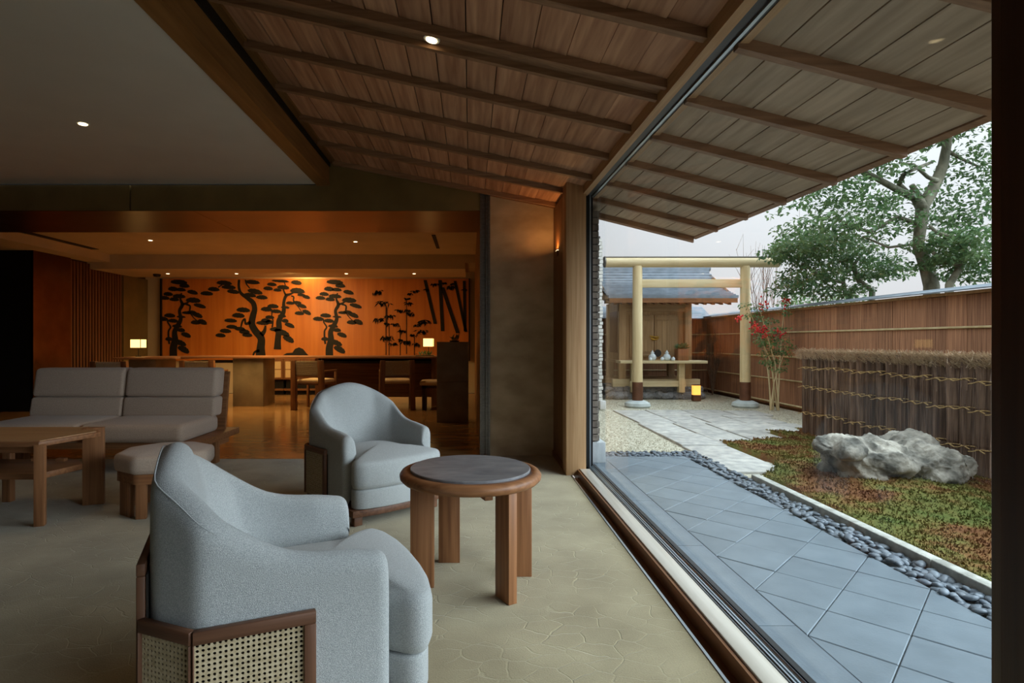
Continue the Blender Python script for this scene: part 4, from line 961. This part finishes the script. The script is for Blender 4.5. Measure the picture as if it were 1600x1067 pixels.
# round side table
rt = thing('side_table', 'round walnut side table with an inlaid grey stone top', 'table', (0.0, 2.83, 0), R(0))
MB().lathe([(.30, .505), (.338, .508), (.352, .522), (.354, .538), (.345, .552), (.325, .558), (.304, .558), (.302, .552)], seg=64).build('rim', 'walnut_x', rt, 2, world=False)
MB().lathe([(.29, .545), (.299, .548), (.300, .566), (.297, .569)], seg=64).build('stone_top', 'marble_grey', rt, 2, world=False).data.set_sharp_from_angle(angle=R(40))
def leg(a, w_=.115, th=.045):
    r = .262; o = MB().box(-th / 2, th / 2, -w_ / 2, w_ / 2, 0, .512).build('leg', 'walnut_z', rt, True, .002, world=False); return o, r
for lx, ly, ang in ((-.235, -.07, 90), (-.115, .24, 90), (.165, -.215, 30), (.255, .06, 90)):
    o, r = leg(0); o.location = (lx, ly, 0); o.rotation_euler = (0, 0, R(ang))
for a in (20, 110): o = MB().box(-.25, .25, -.02, .02, .465, .505).build('cross_rail', 'walnut_x', rt, True, .002, world=False); o.rotation_euler = (0, 0, R(a))

# sofa
sf = thing('sofa', 'two seat beige sofa on a timber platform', 'sofa', (-3.55, 5.4, 0))
def soft(name, x0, x1, y0, y1, z0, z1, r, m='fabric_beige', lean=0.0, par=sf):
    mb = MB().box(x0, x1, y0, y1, z0, z1)
    if lean: mb.v = [(x, y + lean * (z - .3), z) for x, y, z in mb.v]
    return mb.build(name, m, par, True, r, 5)
for x0, x1 in ((-4.44, -3.51), (-3.505, -2.575)):
    soft('seat_cushion', x0, x1, 5.02, 5.78, .285, .455, .055)
    soft('back_cushion', x0, x1, 5.62, 5.82, .44, .633, .03, lean=.18)
    soft('head_cushion', x0, x1, 5.62, 5.83, .634, .925, .045, lean=.18)
MB().hexa([(-4.46, 5.83, .2), (-2.55, 5.83, .2), (-2.55, 5.87, .2), (-4.46, 5.87, .2), (-4.46, 5.945, .88), (-2.55, 5.945, .88), (-2.55, 5.985, .88), (-4.46, 5.985, .88)]).build('back_board', 'walnut_x', sf)
box('platform', -4.55, -2.46, 5.08, 6.0, .225, .285, 'walnut_x', sf, .003)
for x in (-4.45, -2.56):
    for y0 in (5.1, 5.52): box('leg', x - .045, x + .065, y0, y0 + .09, 0, .225, 'walnut_z', sf, .003)
    box('leg_rail', x - .03, x + .03, 5.1, 5.9, .15, .225, 'walnut_y', sf)
box('side_board', -2.53, -2.47, 5.10, 5.2, 0, .225, 'walnut_z', sf)

# octagonal stool
so_ = thing('stool', 'octagonal beige upholstered stool with slab legs', 'stool', (-2.2, 4.07, 0), R(12.5))
def octo(r, c, n=8): return resample(arc_path([(r * math.cos(2 * PI * (k + .5) / 8) , r * math.sin(2 * PI * (k + .5) / 8)) for k in range(8)] + [(r * math.cos(PI / 8), r * math.sin(PI / 8))], [c] * 9, 4), 65)[:-1]
cushion(octo(.325, .03), .30, .425, .035, .022).build('cushion', 'fabric_beige', so_, 2, world=False)
MB().prism([(p.x, p.y) for p in octo(.30, .002)], .235, .302).build('apron', 'walnut_x', so_, True, world=False)
for k in range(4):
    a = R(-135 + 90 * k); ap = .29 * math.cos(PI / 8)
    for off, w_, sh_ in ((0, .13, -.035), (R(45), .066, -.08)):
        o = MB().box(-.036, 0, -w_ / 2 + sh_, w_ / 2 + sh_, 0, .24).build('leg', 'walnut_z', so_, True, .003, world=False)
        o.location = (ap * math.cos(a + off), ap * math.sin(a + off), 0); o.rotation_euler = (0, 0, a + off)

# coffee table with raised corner leg boards
ct = thing('coffee_table', 'angular timber coffee table with a lower shelf and raised corner', 'coffee table', (-3.25, 3.95, 0))
top = [(-3.66, 3.64), (-2.79, 3.64), (-2.66, 4.05), (-2.86, 4.27), (-3.66, 4.27), (-3.84, 3.95)]
MB().prism(top, .515, .548).build('top', 'walnut_x', ct, True, .003)
MB().prism([(-3.64, 3.662), (-2.80, 3.662), (-2.69, 4.05), (-2.87, 4.25), (-3.64, 4.25), (-3.81, 3.95)], .548, .553).build('top_inlay', 'oak_x', ct)
MB().prism([(-3.6, 3.72), (-2.85, 3.72), (-2.77, 4.02), (-2.92, 4.18), (-3.6, 4.18), (-3.75, 3.95)], .285, .325).build('shelf', 'walnut_x', ct, True, .003)
def board(cx_, cy_, ang, w_, th, z1, name='leg'):
    o = MB().box(-w_ / 2, w_ / 2, -th / 2, th / 2, 0, z1).build(name, 'walnut_z', ct, True, .003, world=False)
    o.location = (cx_ + 3.25, cy_ - 3.95, 0); o.rotation_euler = (0, 0, R(ang))
board(-2.80, 3.665, 20, .058, .05, .53); board(-2.775, 4.15, 18, .135, .045, .565); board(-3.46, 4.22, 0, .062, .05, .53); board(-3.63, 3.67, 0, .058, .05, .53); board(-3.80, 4.02, 100, .13, .045, .565)
for x in (-3.02, -3.2): box('shelf_peg', x, x + .06, 4.10, 4.14, .325, .345, 'walnut_x', ct)
MB().box(-3.6, -2.85, 4.16, 4.2, .455, .515).build('apron', 'walnut_x', ct); MB().box(-3.6, -2.85, 3.68, 3.71, .47, .515).build('apron', 'walnut_x', ct)

# ================================================================== LOBBY
# mural: relief silhouettes on an orange veneer wall
MY = 12.98
mu_ = thing('mural', 'backlit orange veneer mural of dark pines and bamboo', 'mural', (-3.57, 13.0, 0.8))
for k in range(8):
    x0 = -7.1 + k * 0.8825; box('veneer', x0 + .0008, x0 + .8817, MY, MY + .04, .75, 2.64, 'mural_veneer', mu_)
box('edge_strip', -7.13, -7.1, MY - .05, MY + .04, .75, 2.64, 'black', mu_); box('edge_strip', -.04, -.01, MY - .05, MY + .04, .75, 2.64, 'black', mu_)
def mural_tree(name, label, ox, oy, s, pads, trunks, sx=1.0):
    def W(x, y): p = P(ox + x / s, oy + y / s, MY); return p.x, min(p.z, 2.615)
    PADS = []
    def clampx(x): return max(-7.095, min(-.045, x))
    for pd in pads:
        x, y, rx, ry = pd[:4]; ry *= 1.3; til = R(pd[4]) if len(pd) > 4 else R(4); pts = []
        n = 26
        for k in range(n):
            a = 2 * PI * k / n; c, sn = math.cos(a), math.sin(a)
            jag = 1 + (.06 * math.sin(k * 2.6 + x) if sn > 0 else .10 * math.sin(k * 3.1 + x))
            u = rx * c * jag; v = ry * (sn * (1.0 if sn > 0 else .55) * jag) - ry * .12
            wx, wz = W(x + u * math.cos(til) + v * math.sin(til), y + u * math.sin(til) - v * math.cos(til)); pts.append((clampx(wx), wz))
        PADS.append(MB().prism_y(pts, MY - .012, MY + .001))
    root = None
    for path in trunks:
        mb = MB()
        Lp, Rp = [], []
        # smooth the path a little
        pp = []
        for i in range(len(path) - 1):
            a, b = path[i], path[i + 1]; p0 = path[max(0, i - 1)]; p3 = path[min(len(path) - 1, i + 2)]
            for k in range(5):
                u = k / 5; h = lambda j: .5 * (2 * a[j] + (b[j] - p0[j]) * u + (2 * p0[j] - 5 * a[j] + 4 * b[j] - p3[j]) * u * u + (3 * a[j] - p0[j] - 3 * b[j] + p3[j]) * u ** 3)
                pp.append((h(0), h(1), h(2)))
        pp.append(path[-1])
        for i, (x, y, w_) in enumerate(pp):
            a, b = pp[max(0, i - 1)], pp[min(len(pp) - 1, i + 1)]; dx, dy = b[0] - a[0], b[1] - a[1]; L = math.hypot(dx, dy) or 1; nx, ny = -dy / L * w_, dx / L * w_
            Lp.append(W(x + nx, y + ny)); Rp.append(W(x - nx, y - ny))
        for i in range(len(Lp) - 1): mb.prism_y([(clampx(a[0]), a[1]) for a in (Lp[i], Lp[i + 1], Rp[i + 1], Rp[i])], MY - .011, MY + .001)
        if root is None: root = mb.build('pine', 'mural_ink', mu_)
        else: mb.build('branch', 'mural_ink', root)
    for p_ in PADS: p_.build('needle_pad', 'mural_ink', root)
A_p = [(343, 88, 103, 30), (410, 132, 62, 27), (270, 172, 60, 28), (365, 180, 62, 22), (210, 235, 58, 24), (165, 283, 60, 24), (345, 262, 78, 26), (285, 300, 58, 24), (510, 213, 65, 26, 12), (520, 312, 90, 32), (600, 380, 78, 25, 15), (440, 465, 58, 18), (500, 455, 55, 18), (570, 495, 68, 28, 20),
       (230, 500, 68, 26), (140, 542, 68, 26), (270, 565, 62, 24), (550, 585, 60, 26), (630, 580, 60, 30, 20), (370, 515, 55, 14), (320, 630, 60, 20), (370, 680, 48, 24), (430, 740, 62, 28, 20), (220, 790, 45, 24), (350, 835, 88, 32, 20), (400, 920, 78, 35, 28)]
A_t = [[(275, 1010, 46), (275, 900, 44), (295, 800, 38), (290, 700, 30), (330, 620, 28), (365, 540, 22), (350, 440, 18), (385, 365, 20), (360, 290, 10), (375, 220, 7)], [(385, 360, 14), (440, 345, 12), (490, 300, 5)], [(430, 360, 10), (480, 380, 10), (478, 450, 8), (520, 520, 5), (565, 560, 4)], [(225, 850, 12), (215, 780, 11), (215, 690, 10), (240, 640, 9), (205, 580, 8), (205, 540, 5)]]
mural_tree('pine', '', 480, 430, 7.907, A_p, A_t)
mural_tree('pine', '', 236.5, 430, 7.907, A_p, A_t)
B_p = [(835, 98, 95, 28), (890, 150, 88, 26), (945, 205, 75, 26, 8), (705, 175, 72, 26), (620, 228, 78, 26), (1182, 88, 90, 26), (1215, 205, 95, 32, 12), (1155, 248, 75, 26, 8), (1300, 275, 70, 26), (1070, 432, 85, 30), (1010, 500, 78, 30), (915, 562, 78, 24), (930, 640, 70, 24), (850, 690, 70, 26), (790, 745, 62, 24), (1030, 665, 65, 24), (1085, 700, 65, 28), (1120, 740, 62, 26)]
B_t = [[(1285, 1005, 62), (1285, 900, 50), (1290, 780, 45), (1220, 690, 42), (1175, 600, 40), (1190, 500, 38), (1210, 420, 32), (1190, 340, 30), (1120, 280, 25), (1040, 220, 18), (1015, 140, 15), (1018, 55, 14)], [(1095, 55, 8), (1110, 110, 8), (1150, 160, 6)], [(1160, 580, 22), (1100, 600, 14), (1090, 540, 10), (1060, 570, 12), (1040, 640, 8)], [(1290, 740, 32), (1330, 690, 22), (1345, 620, 10)], [(1270, 930, 20), (1210, 950, 12), (1190, 1000, 9)], [(760, 150, 8), (820, 110, 6)]]
mural_tree('pine', '', 245, 430, 7.907, B_p, B_t)
C_p = [(420, 72, 105, 18), (315, 115, 58, 22), (270, 165, 58, 24), (455, 152, 75, 26), (385, 185, 50, 20), (620, 92, 66, 26, 8), (630, 195, 90, 34), (680, 245, 50, 18), (740, 270, 48, 22, 15), (540, 345, 50, 20), (625, 340, 55, 20), (685, 382, 60, 24, 15), (655, 472, 58, 24), (745, 460, 58, 26, 25), (330, 385, 70, 26), (250, 422, 70, 28), (370, 448, 65, 24), (480, 398, 52, 16), (290, 520, 55, 22),
       (240, 560, 58, 24), (200, 592, 78, 24), (285, 580, 50, 24), (480, 565, 42, 24), (535, 620, 62, 26, 20), (440, 505, 50, 20), (360, 670, 70, 26), (440, 710, 100, 35, 20), (520, 790, 75, 35, 28)]
C_t = [[(385, 915, 46), (390, 800, 38), (405, 650, 35), (405, 560, 32), (460, 450, 26), (462, 340, 18), (490, 255, 18), (540, 235, 14), (590, 210, 7)], [(555, 255, 9), (585, 270, 9), (585, 320, 8), (640, 390, 5), (680, 450, 4)], [(318, 450, 6), (315, 510, 6), (330, 560, 7), (320, 640, 10)], [(490, 250, 12), (460, 180, 8), (480, 130, 6), (470, 90, 5)]]
mural_tree('pine', '', 385, 430, 7.9, C_p, C_t)
mb = MB(); W4 = lambda x, y, ox=570, s=7.906: ((P(ox + x / s, 430 + y / s, MY)).x, min((P(ox + x / s, 430 + y / s, MY)).z, 2.615))
mb.prism_y([W4(x, y, 385, 7.9) for x, y in ((400, 1010), (430, 1000), (500, 960), (570, 955), (600, 910), (650, 890), (700, 910), (740, 960), (790, 1010))], MY - .012, MY); mb.build('mound', 'mural_ink', mu_)
for x0, y0, x1, y1, w_ in ((745, 60, 870, 600, 20), (930, 60, 962, 690, 22), (960, 150, 1150, 715, 24), (1115, 70, 1250, 700, 18), (1228, 70, 1240, 690, 18)):
    MB().prism_y([W4(x0 - w_, y0), W4(x0 + w_, y0), W4(x1 + w_, y1), W4(x1 - w_, y1)], MY - .012, MY).build('bamboo_culm', 'mural_ink', mu_)
q = random.Random(2)
for x, y0, y1 in ((262, 380, 980), (300, 620, 1000), (437, 650, 1000), (515, 300, 970), (612, 760, 1000), (275, 400, 640)): MB().prism_y([W4(x - 4, y0), W4(x + 4, y0), W4(x + 4, y1), W4(x - 4, y1)], MY - .010, MY).build('bamboo_stem', 'mural_ink', mu_)
for x, y, r in ((150, 210, 85), (235, 350, 110), (315, 510, 75), (175, 550, 80), (270, 600, 55), (275, 780, 105), (350, 850, 60), (470, 690, 70), (385, 610, 60), (430, 440, 60), (560, 480, 75), (520, 440, 50), (525, 290, 45), (540, 350, 60), (620, 200, 55), (555, 230, 45), (720, 580, 105), (640, 620, 55), (700, 700, 85), (600, 745, 55), (520, 830, 85), (640, 855, 65), (450, 800, 50), (760, 180, 50), (860, 115, 65), (985, 100, 45), (1070, 150, 70), (1100, 110, 50), (1235, 180, 40)):
    mb = MB()
    for k in range(int(11 + r / 7)):
        ox_, oy_ = x + q.uniform(-.65, .65) * r, y - q.uniform(-.05, .42) * r * .8; a = R(90 + q.uniform(-75, 75)); l = r * q.uniform(.45, .75); w_ = 6.5
        dx, dy = math.cos(a) * l, math.sin(a) * l; nx, ny = -math.sin(a) * w_, math.cos(a) * w_
        pts = [W4(ox_, oy_), W4(ox_ + dx * .4 + nx, oy_ + dy * .4 + ny), W4(ox_ + dx, oy_ + dy), W4(ox_ + dx * .4 - nx, oy_ + dy * .4 - ny)]
        mb.prism_y([(min(-.045, a_), b_) for a_, b_ in pts], MY - .012, MY - .002)
    mb.build('bamboo_spray', 'mural_ink', mu_)['kind'] = 'stuff'

# reception desk
dk = thing('reception_desk', 'long reception desk with a thin timber top and stone supports', 'desk', (-3.2, 10.6, 0))
box('top', -5.3, -.58, 10.3, 11.1, .885, .92, 'walnut_x', dk, .003)
MB().prism([(-6.35, 10.0), (-5.35, 10.2), (-5.3, 10.3), (-5.3, 11.1), (-6.35, 11.1)], .872, .91).build('return_top', 'walnut_x', dk, True, .003)
box('under_shelf', -5.2, -3.95, 10.42, 11.0, .80, .835, 'black', dk); box('under_shelf', -2.85, -.65, 10.42, 11.0, .79, .83, 'black', dk)
box('stone_support', -4.38, -3.82, 10.38, 11.0, 0, .885, 'counter_stone', dk, .004)
box('stone_support', -6.25, -5.75, 10.3, 11.0, 0, .872, 'counter_stone', dk, .004)
box('modesty_panel', -2.9, -.7, 10.9, 10.96, .12, .885, 'brownwood_x', dk)
box('end_panel', -.72, -.6, 10.4, 11.0, 0, .885, 'brownwood_z', dk); box('end_panel', -2.95, -2.88, 10.7, 11.0, 0, .885, 'brownwood_z', dk)
# low cabinet with lattice doors behind the desk
for k in range(3):
    cb = thing('low_cabinet', ['low timber cabinet with lattice doors beside the stone desk support', 'low timber cabinet with lattice doors in the middle of the run under the mural', 'low timber cabinet with lattice doors behind the cane chairs'][k], 'cabinet', (-4.55 + k * .78, 12.75, 0), group='low lattice cabinets under the mural')
    MB().box(-.385, .385, -.2, .22, .34, .80).build('body', 'brownwood_x', cb, world=False)
    MB().box(-.36, .36, -.12, .2, .0, .34).build('recess', 'black', cb, world=False)
    MB().box(-.385, .385, -.2, .22, .10, .14).build('plinth_rail', 'brownwood_x', cb, world=False)
    for s in (-1, 1):
        x0 = -.375 if s < 0 else .01
        d = MB().box(x0, x0 + .365, -.235, -.2, .36, .785).build('door', 'brownwood_z', cb, world=False)
        for a in (0, 1):
            for b in (0, 1): MB().box(x0 + .035 + a * .155, x0 + .175 + a * .155, -.24, -.234, .395 + b * .185, .565 + b * .185).build('paper_panel', 'seat_cream', d, world=False)

def desk_chair(label, loc, rz, flip=1):
    t = thing('cane_chair', label, 'chair', loc, rz, 'cane back chairs at the reception desk')
    MB().box(-.26, .26, -.24, .26, .44, .455).build('seat_frame', 'brownwood_x', t, world=False)
    cushion(resample(arc_path([(-.25, -.22), (.25, -.22), (.26, .27), (-.26, .27), (-.25, -.22)], [0, .06, .06, .06, 0]), 49)[:-1], .452, .53, .03, .015).build('seat', 'seat_cream', t, 2, world=False)
    for s in (-1, 1):
        MB().hexa([(s * .27 - .045, -.30, 0), (s * .27 + .045, -.30, 0), (s * .27 + .045, -.22, 0), (s * .27 - .045, -.22, 0), (s * .25 - .045, -.34, .87), (s * .25 + .045, -.34, .87), (s * .25 + .045, -.27, .87), (s * .25 - .045, -.27, .87)]).build('back_leg', 'brownwood_z', t, True, .003, world=False)
        MB().box(s * .27 - .02, s * .27 + .02, .22, .26, 0, .67).build('front_leg', 'brownwood_z', t, True, .003, world=False)
        MB().box(s * .27 - .02, s * .27 + .02, -.26, .26, .665, .69).build('armrest', 'brownwood_y', t, True, .003, world=False)
    bk_ = MB().hexa([(-.205, -.30, .60), (.205, -.30, .60), (.205, -.285, .60), (-.205, -.285, .60), (-.205, -.325, .86), (.205, -.325, .86), (.205, -.31, .86), (-.205, -.31, .86)]).build('backrest', 'cane', t, world=False)
    for j in range(7): z = .63 + j * .034; MB().box(-.2, .2, -.306 - (z - .6) * .1 - .004, -.30 - (z - .6) * .1, z, z + .012).build('cane_band', 'cane', bk_, world=False)
    MB().box(-.21, .21, -.315, -.28, .575, .605).build('back_rail', 'brownwood_x', t, world=False)
    return t
dc = desk_chair('cane back chair behind the far armchair, left of the two in view', (-2.75, 10.0, 0), R(-12))
dc['label'] = 'cane back chair next to the lattice cabinets, nearer the sofa'
copy_thing(dc, (-1.32, 10.0, 0), R(12), 'cane back chair next to the stone plinth')
copy_thing(dc, (-4.68, 9.95, 0), R(0), 'cane back chair peeking over the sofa beside the stone desk support')
copy_thing(dc, (-5.93, 9.55, 0), R(0), 'cane back chair peeking over the sofa below the left table lamp')
ss = thing('stool', 'low cream topped stool beside the stone plinth', 'stool', (-.64, 9.95, 0))
cushion(resample(arc_path([(-.24, -.2), (.24, -.2), (.24, .2), (-.24, .2), (-.24, -.2)], [0, .05, .05, .05, 0]), 49)[:-1], .43, .51, .03, .015).build('seat', 'seat_cream', ss, 2, world=False)
for s in (-1, 1): MB().box(s * .17 - .03, s * .17 + .03, -.17, .17, 0, .43).build('leg', 'darkwood_z', ss, world=False)
MB().box(-.2, .2, -.17, .17, .38, .435).build('apron', 'darkwood_x', ss, world=False)
# stone plinth with a plant
pl = thing('stone_plinth', 'tall dark stone plinth at the lobby opening', 'plinth', (-.26, 8.5, 0))
box('upper_block', -.495, -.03, 8.3, 8.7, .605, 1.19, 'plinth_stone', pl, .003); box('lower_block', -.495, -.03, 8.3, 8.7, 0, .60, 'plinth_stone', pl, .003)
t = thing('desk_plant', 'dark spiky plant on top of the stone plinth', 'plant', (-.24, 8.5, 1.19))
MB().lathe([(.06, 0), (.08, .015), (.075, .02)], seg=16).build('dish', 'black', t, world=False); blades(34, .05, .13, .012, 3, .3, .2).build('leaves', 'leaf_green', t, world=False).location = (0, 0, .018)
t = thing('desk_plant', 'low dark spiky plant on the reception desk under the lamp', 'plant', (-.85, 10.55, .92))
MB().box(-.17, .17, -.06, .06, 0, .02).build('dish', 'counter_stone', t, world=False); blades(46, .12, .12, .012, 5, .3, .2).build('leaves', 'leaf_green', t, world=False).location = (0, 0, .018)
def lamp(x, y, z, label):
    t = thing('table_lamp', label, 'lamp', (x, y, z), group='paper table lamps on the desk')
    MB().lathe([(.05, 0), (.05, .012), (.008, .016)], seg=16).build('base', 'black', t, world=False); MB().tube([(0, 0, .012), (0, 0, .2)], .006, 8).build('stem', 'black', t, world=False)
    MB().box(-.095, .095, -.095, .095, .17, .32).build('shade', 'shade_paper', t, world=False)
    for sx in (-1, 1):
        for sy in (-1, 1): MB().box(sx * .096 - .004, sx * .096 + .004, sy * .096 - .004, sy * .096 + .004, .165, .325).build('shade_frame', 'black', t, world=False)
lamp(-.80, 10.75, .93, 'paper shade table lamp on the desk near the stone plinth'); lamp(-6.22, 10.55, .91, 'paper shade table lamp on the desk near the slatted wall')
t = tag(MB().lathe([(.0, 2.56), (.06, 2.57), (.075, 2.60), (.075, 2.62)], -6.65, 11.95, 16).build('security_camera', 'black', None, 2), 'small black dome camera on the lobby ceiling', 'camera')

# downlights
def downlight(x, y, z, label, e, spot=70, tilt=(0, 0, 0), r=.035, col=(1, .72, .42), blend=.6):
    t = thing('downlight', label, 'downlight', (x, y, z), group='recessed ceiling downlights'); t.rotation_euler = tilt
    MB().lathe([(r, -.004), (r * 1.25, -.004), (r * 1.25, .004), (r, .004)], seg=20).build('ring', 'white_plastic', t, world=False)
    MB().lathe([(r * .85, -.008), (r * .85, -.004)], seg=20).build('lens', 'lens_glow', t, world=False)
    if e:
        l = bpy.data.lights.new('downlight_beam', 'SPOT'); l.energy = e; l.spot_size = R(spot); l.spot_blend = blend; l.color = col; l.shadow_soft_size = .03
        lo = bpy.data.objects.new('downlight_beam', l); C.objects.link(lo); lo.location = (x, y, z - .02); lo.rotation_euler = tilt
downlight(-2.91, 4.23, 2.835, 'small downlight in the flat plaster ceiling', 12)
downlight(-.205, 2.985, roof_z(-.205, 2.985) - .02, 'small downlight in the wide batten of the sloped ceiling', 8, tilt=(0, R(12), 0))
for x, y, lb in ((-5.38, 9.47, 'downlight in the upper lobby ceiling near the slatted wall'), (-1.96, 9.6, 'downlight in the upper lobby ceiling near the plinth')): downlight(x, y, 2.898, lb, 30, 90)
for x, lb in ((-6.34, 'leftmost downlight in the lower ceiling before the mural'), (-4.9, 'second downlight from the slatted wall before the mural'), (-2.6, 'third downlight from the slatted wall before the mural'), (-1.18, 'rightmost downlight in the lower ceiling before the mural')): downlight(x, 11.8, 2.618, lb, 22, 80)
# concealed cove strip above the mural
l = bpy.data.lights.new('cove_strip', 'AREA'); l.shape = 'RECTANGLE'; l.size = 7.3; l.size_y = .08; l.energy = 140; l.color = (1, .66, .27)
lo = bpy.data.objects.new('cove_strip', l); C.objects.link(lo); lo.location = (-3.78, 12.60, 2.9); lo.rotation_euler = Vector((0, .32, -1)).to_track_quat('-Z', 'X').to_euler()
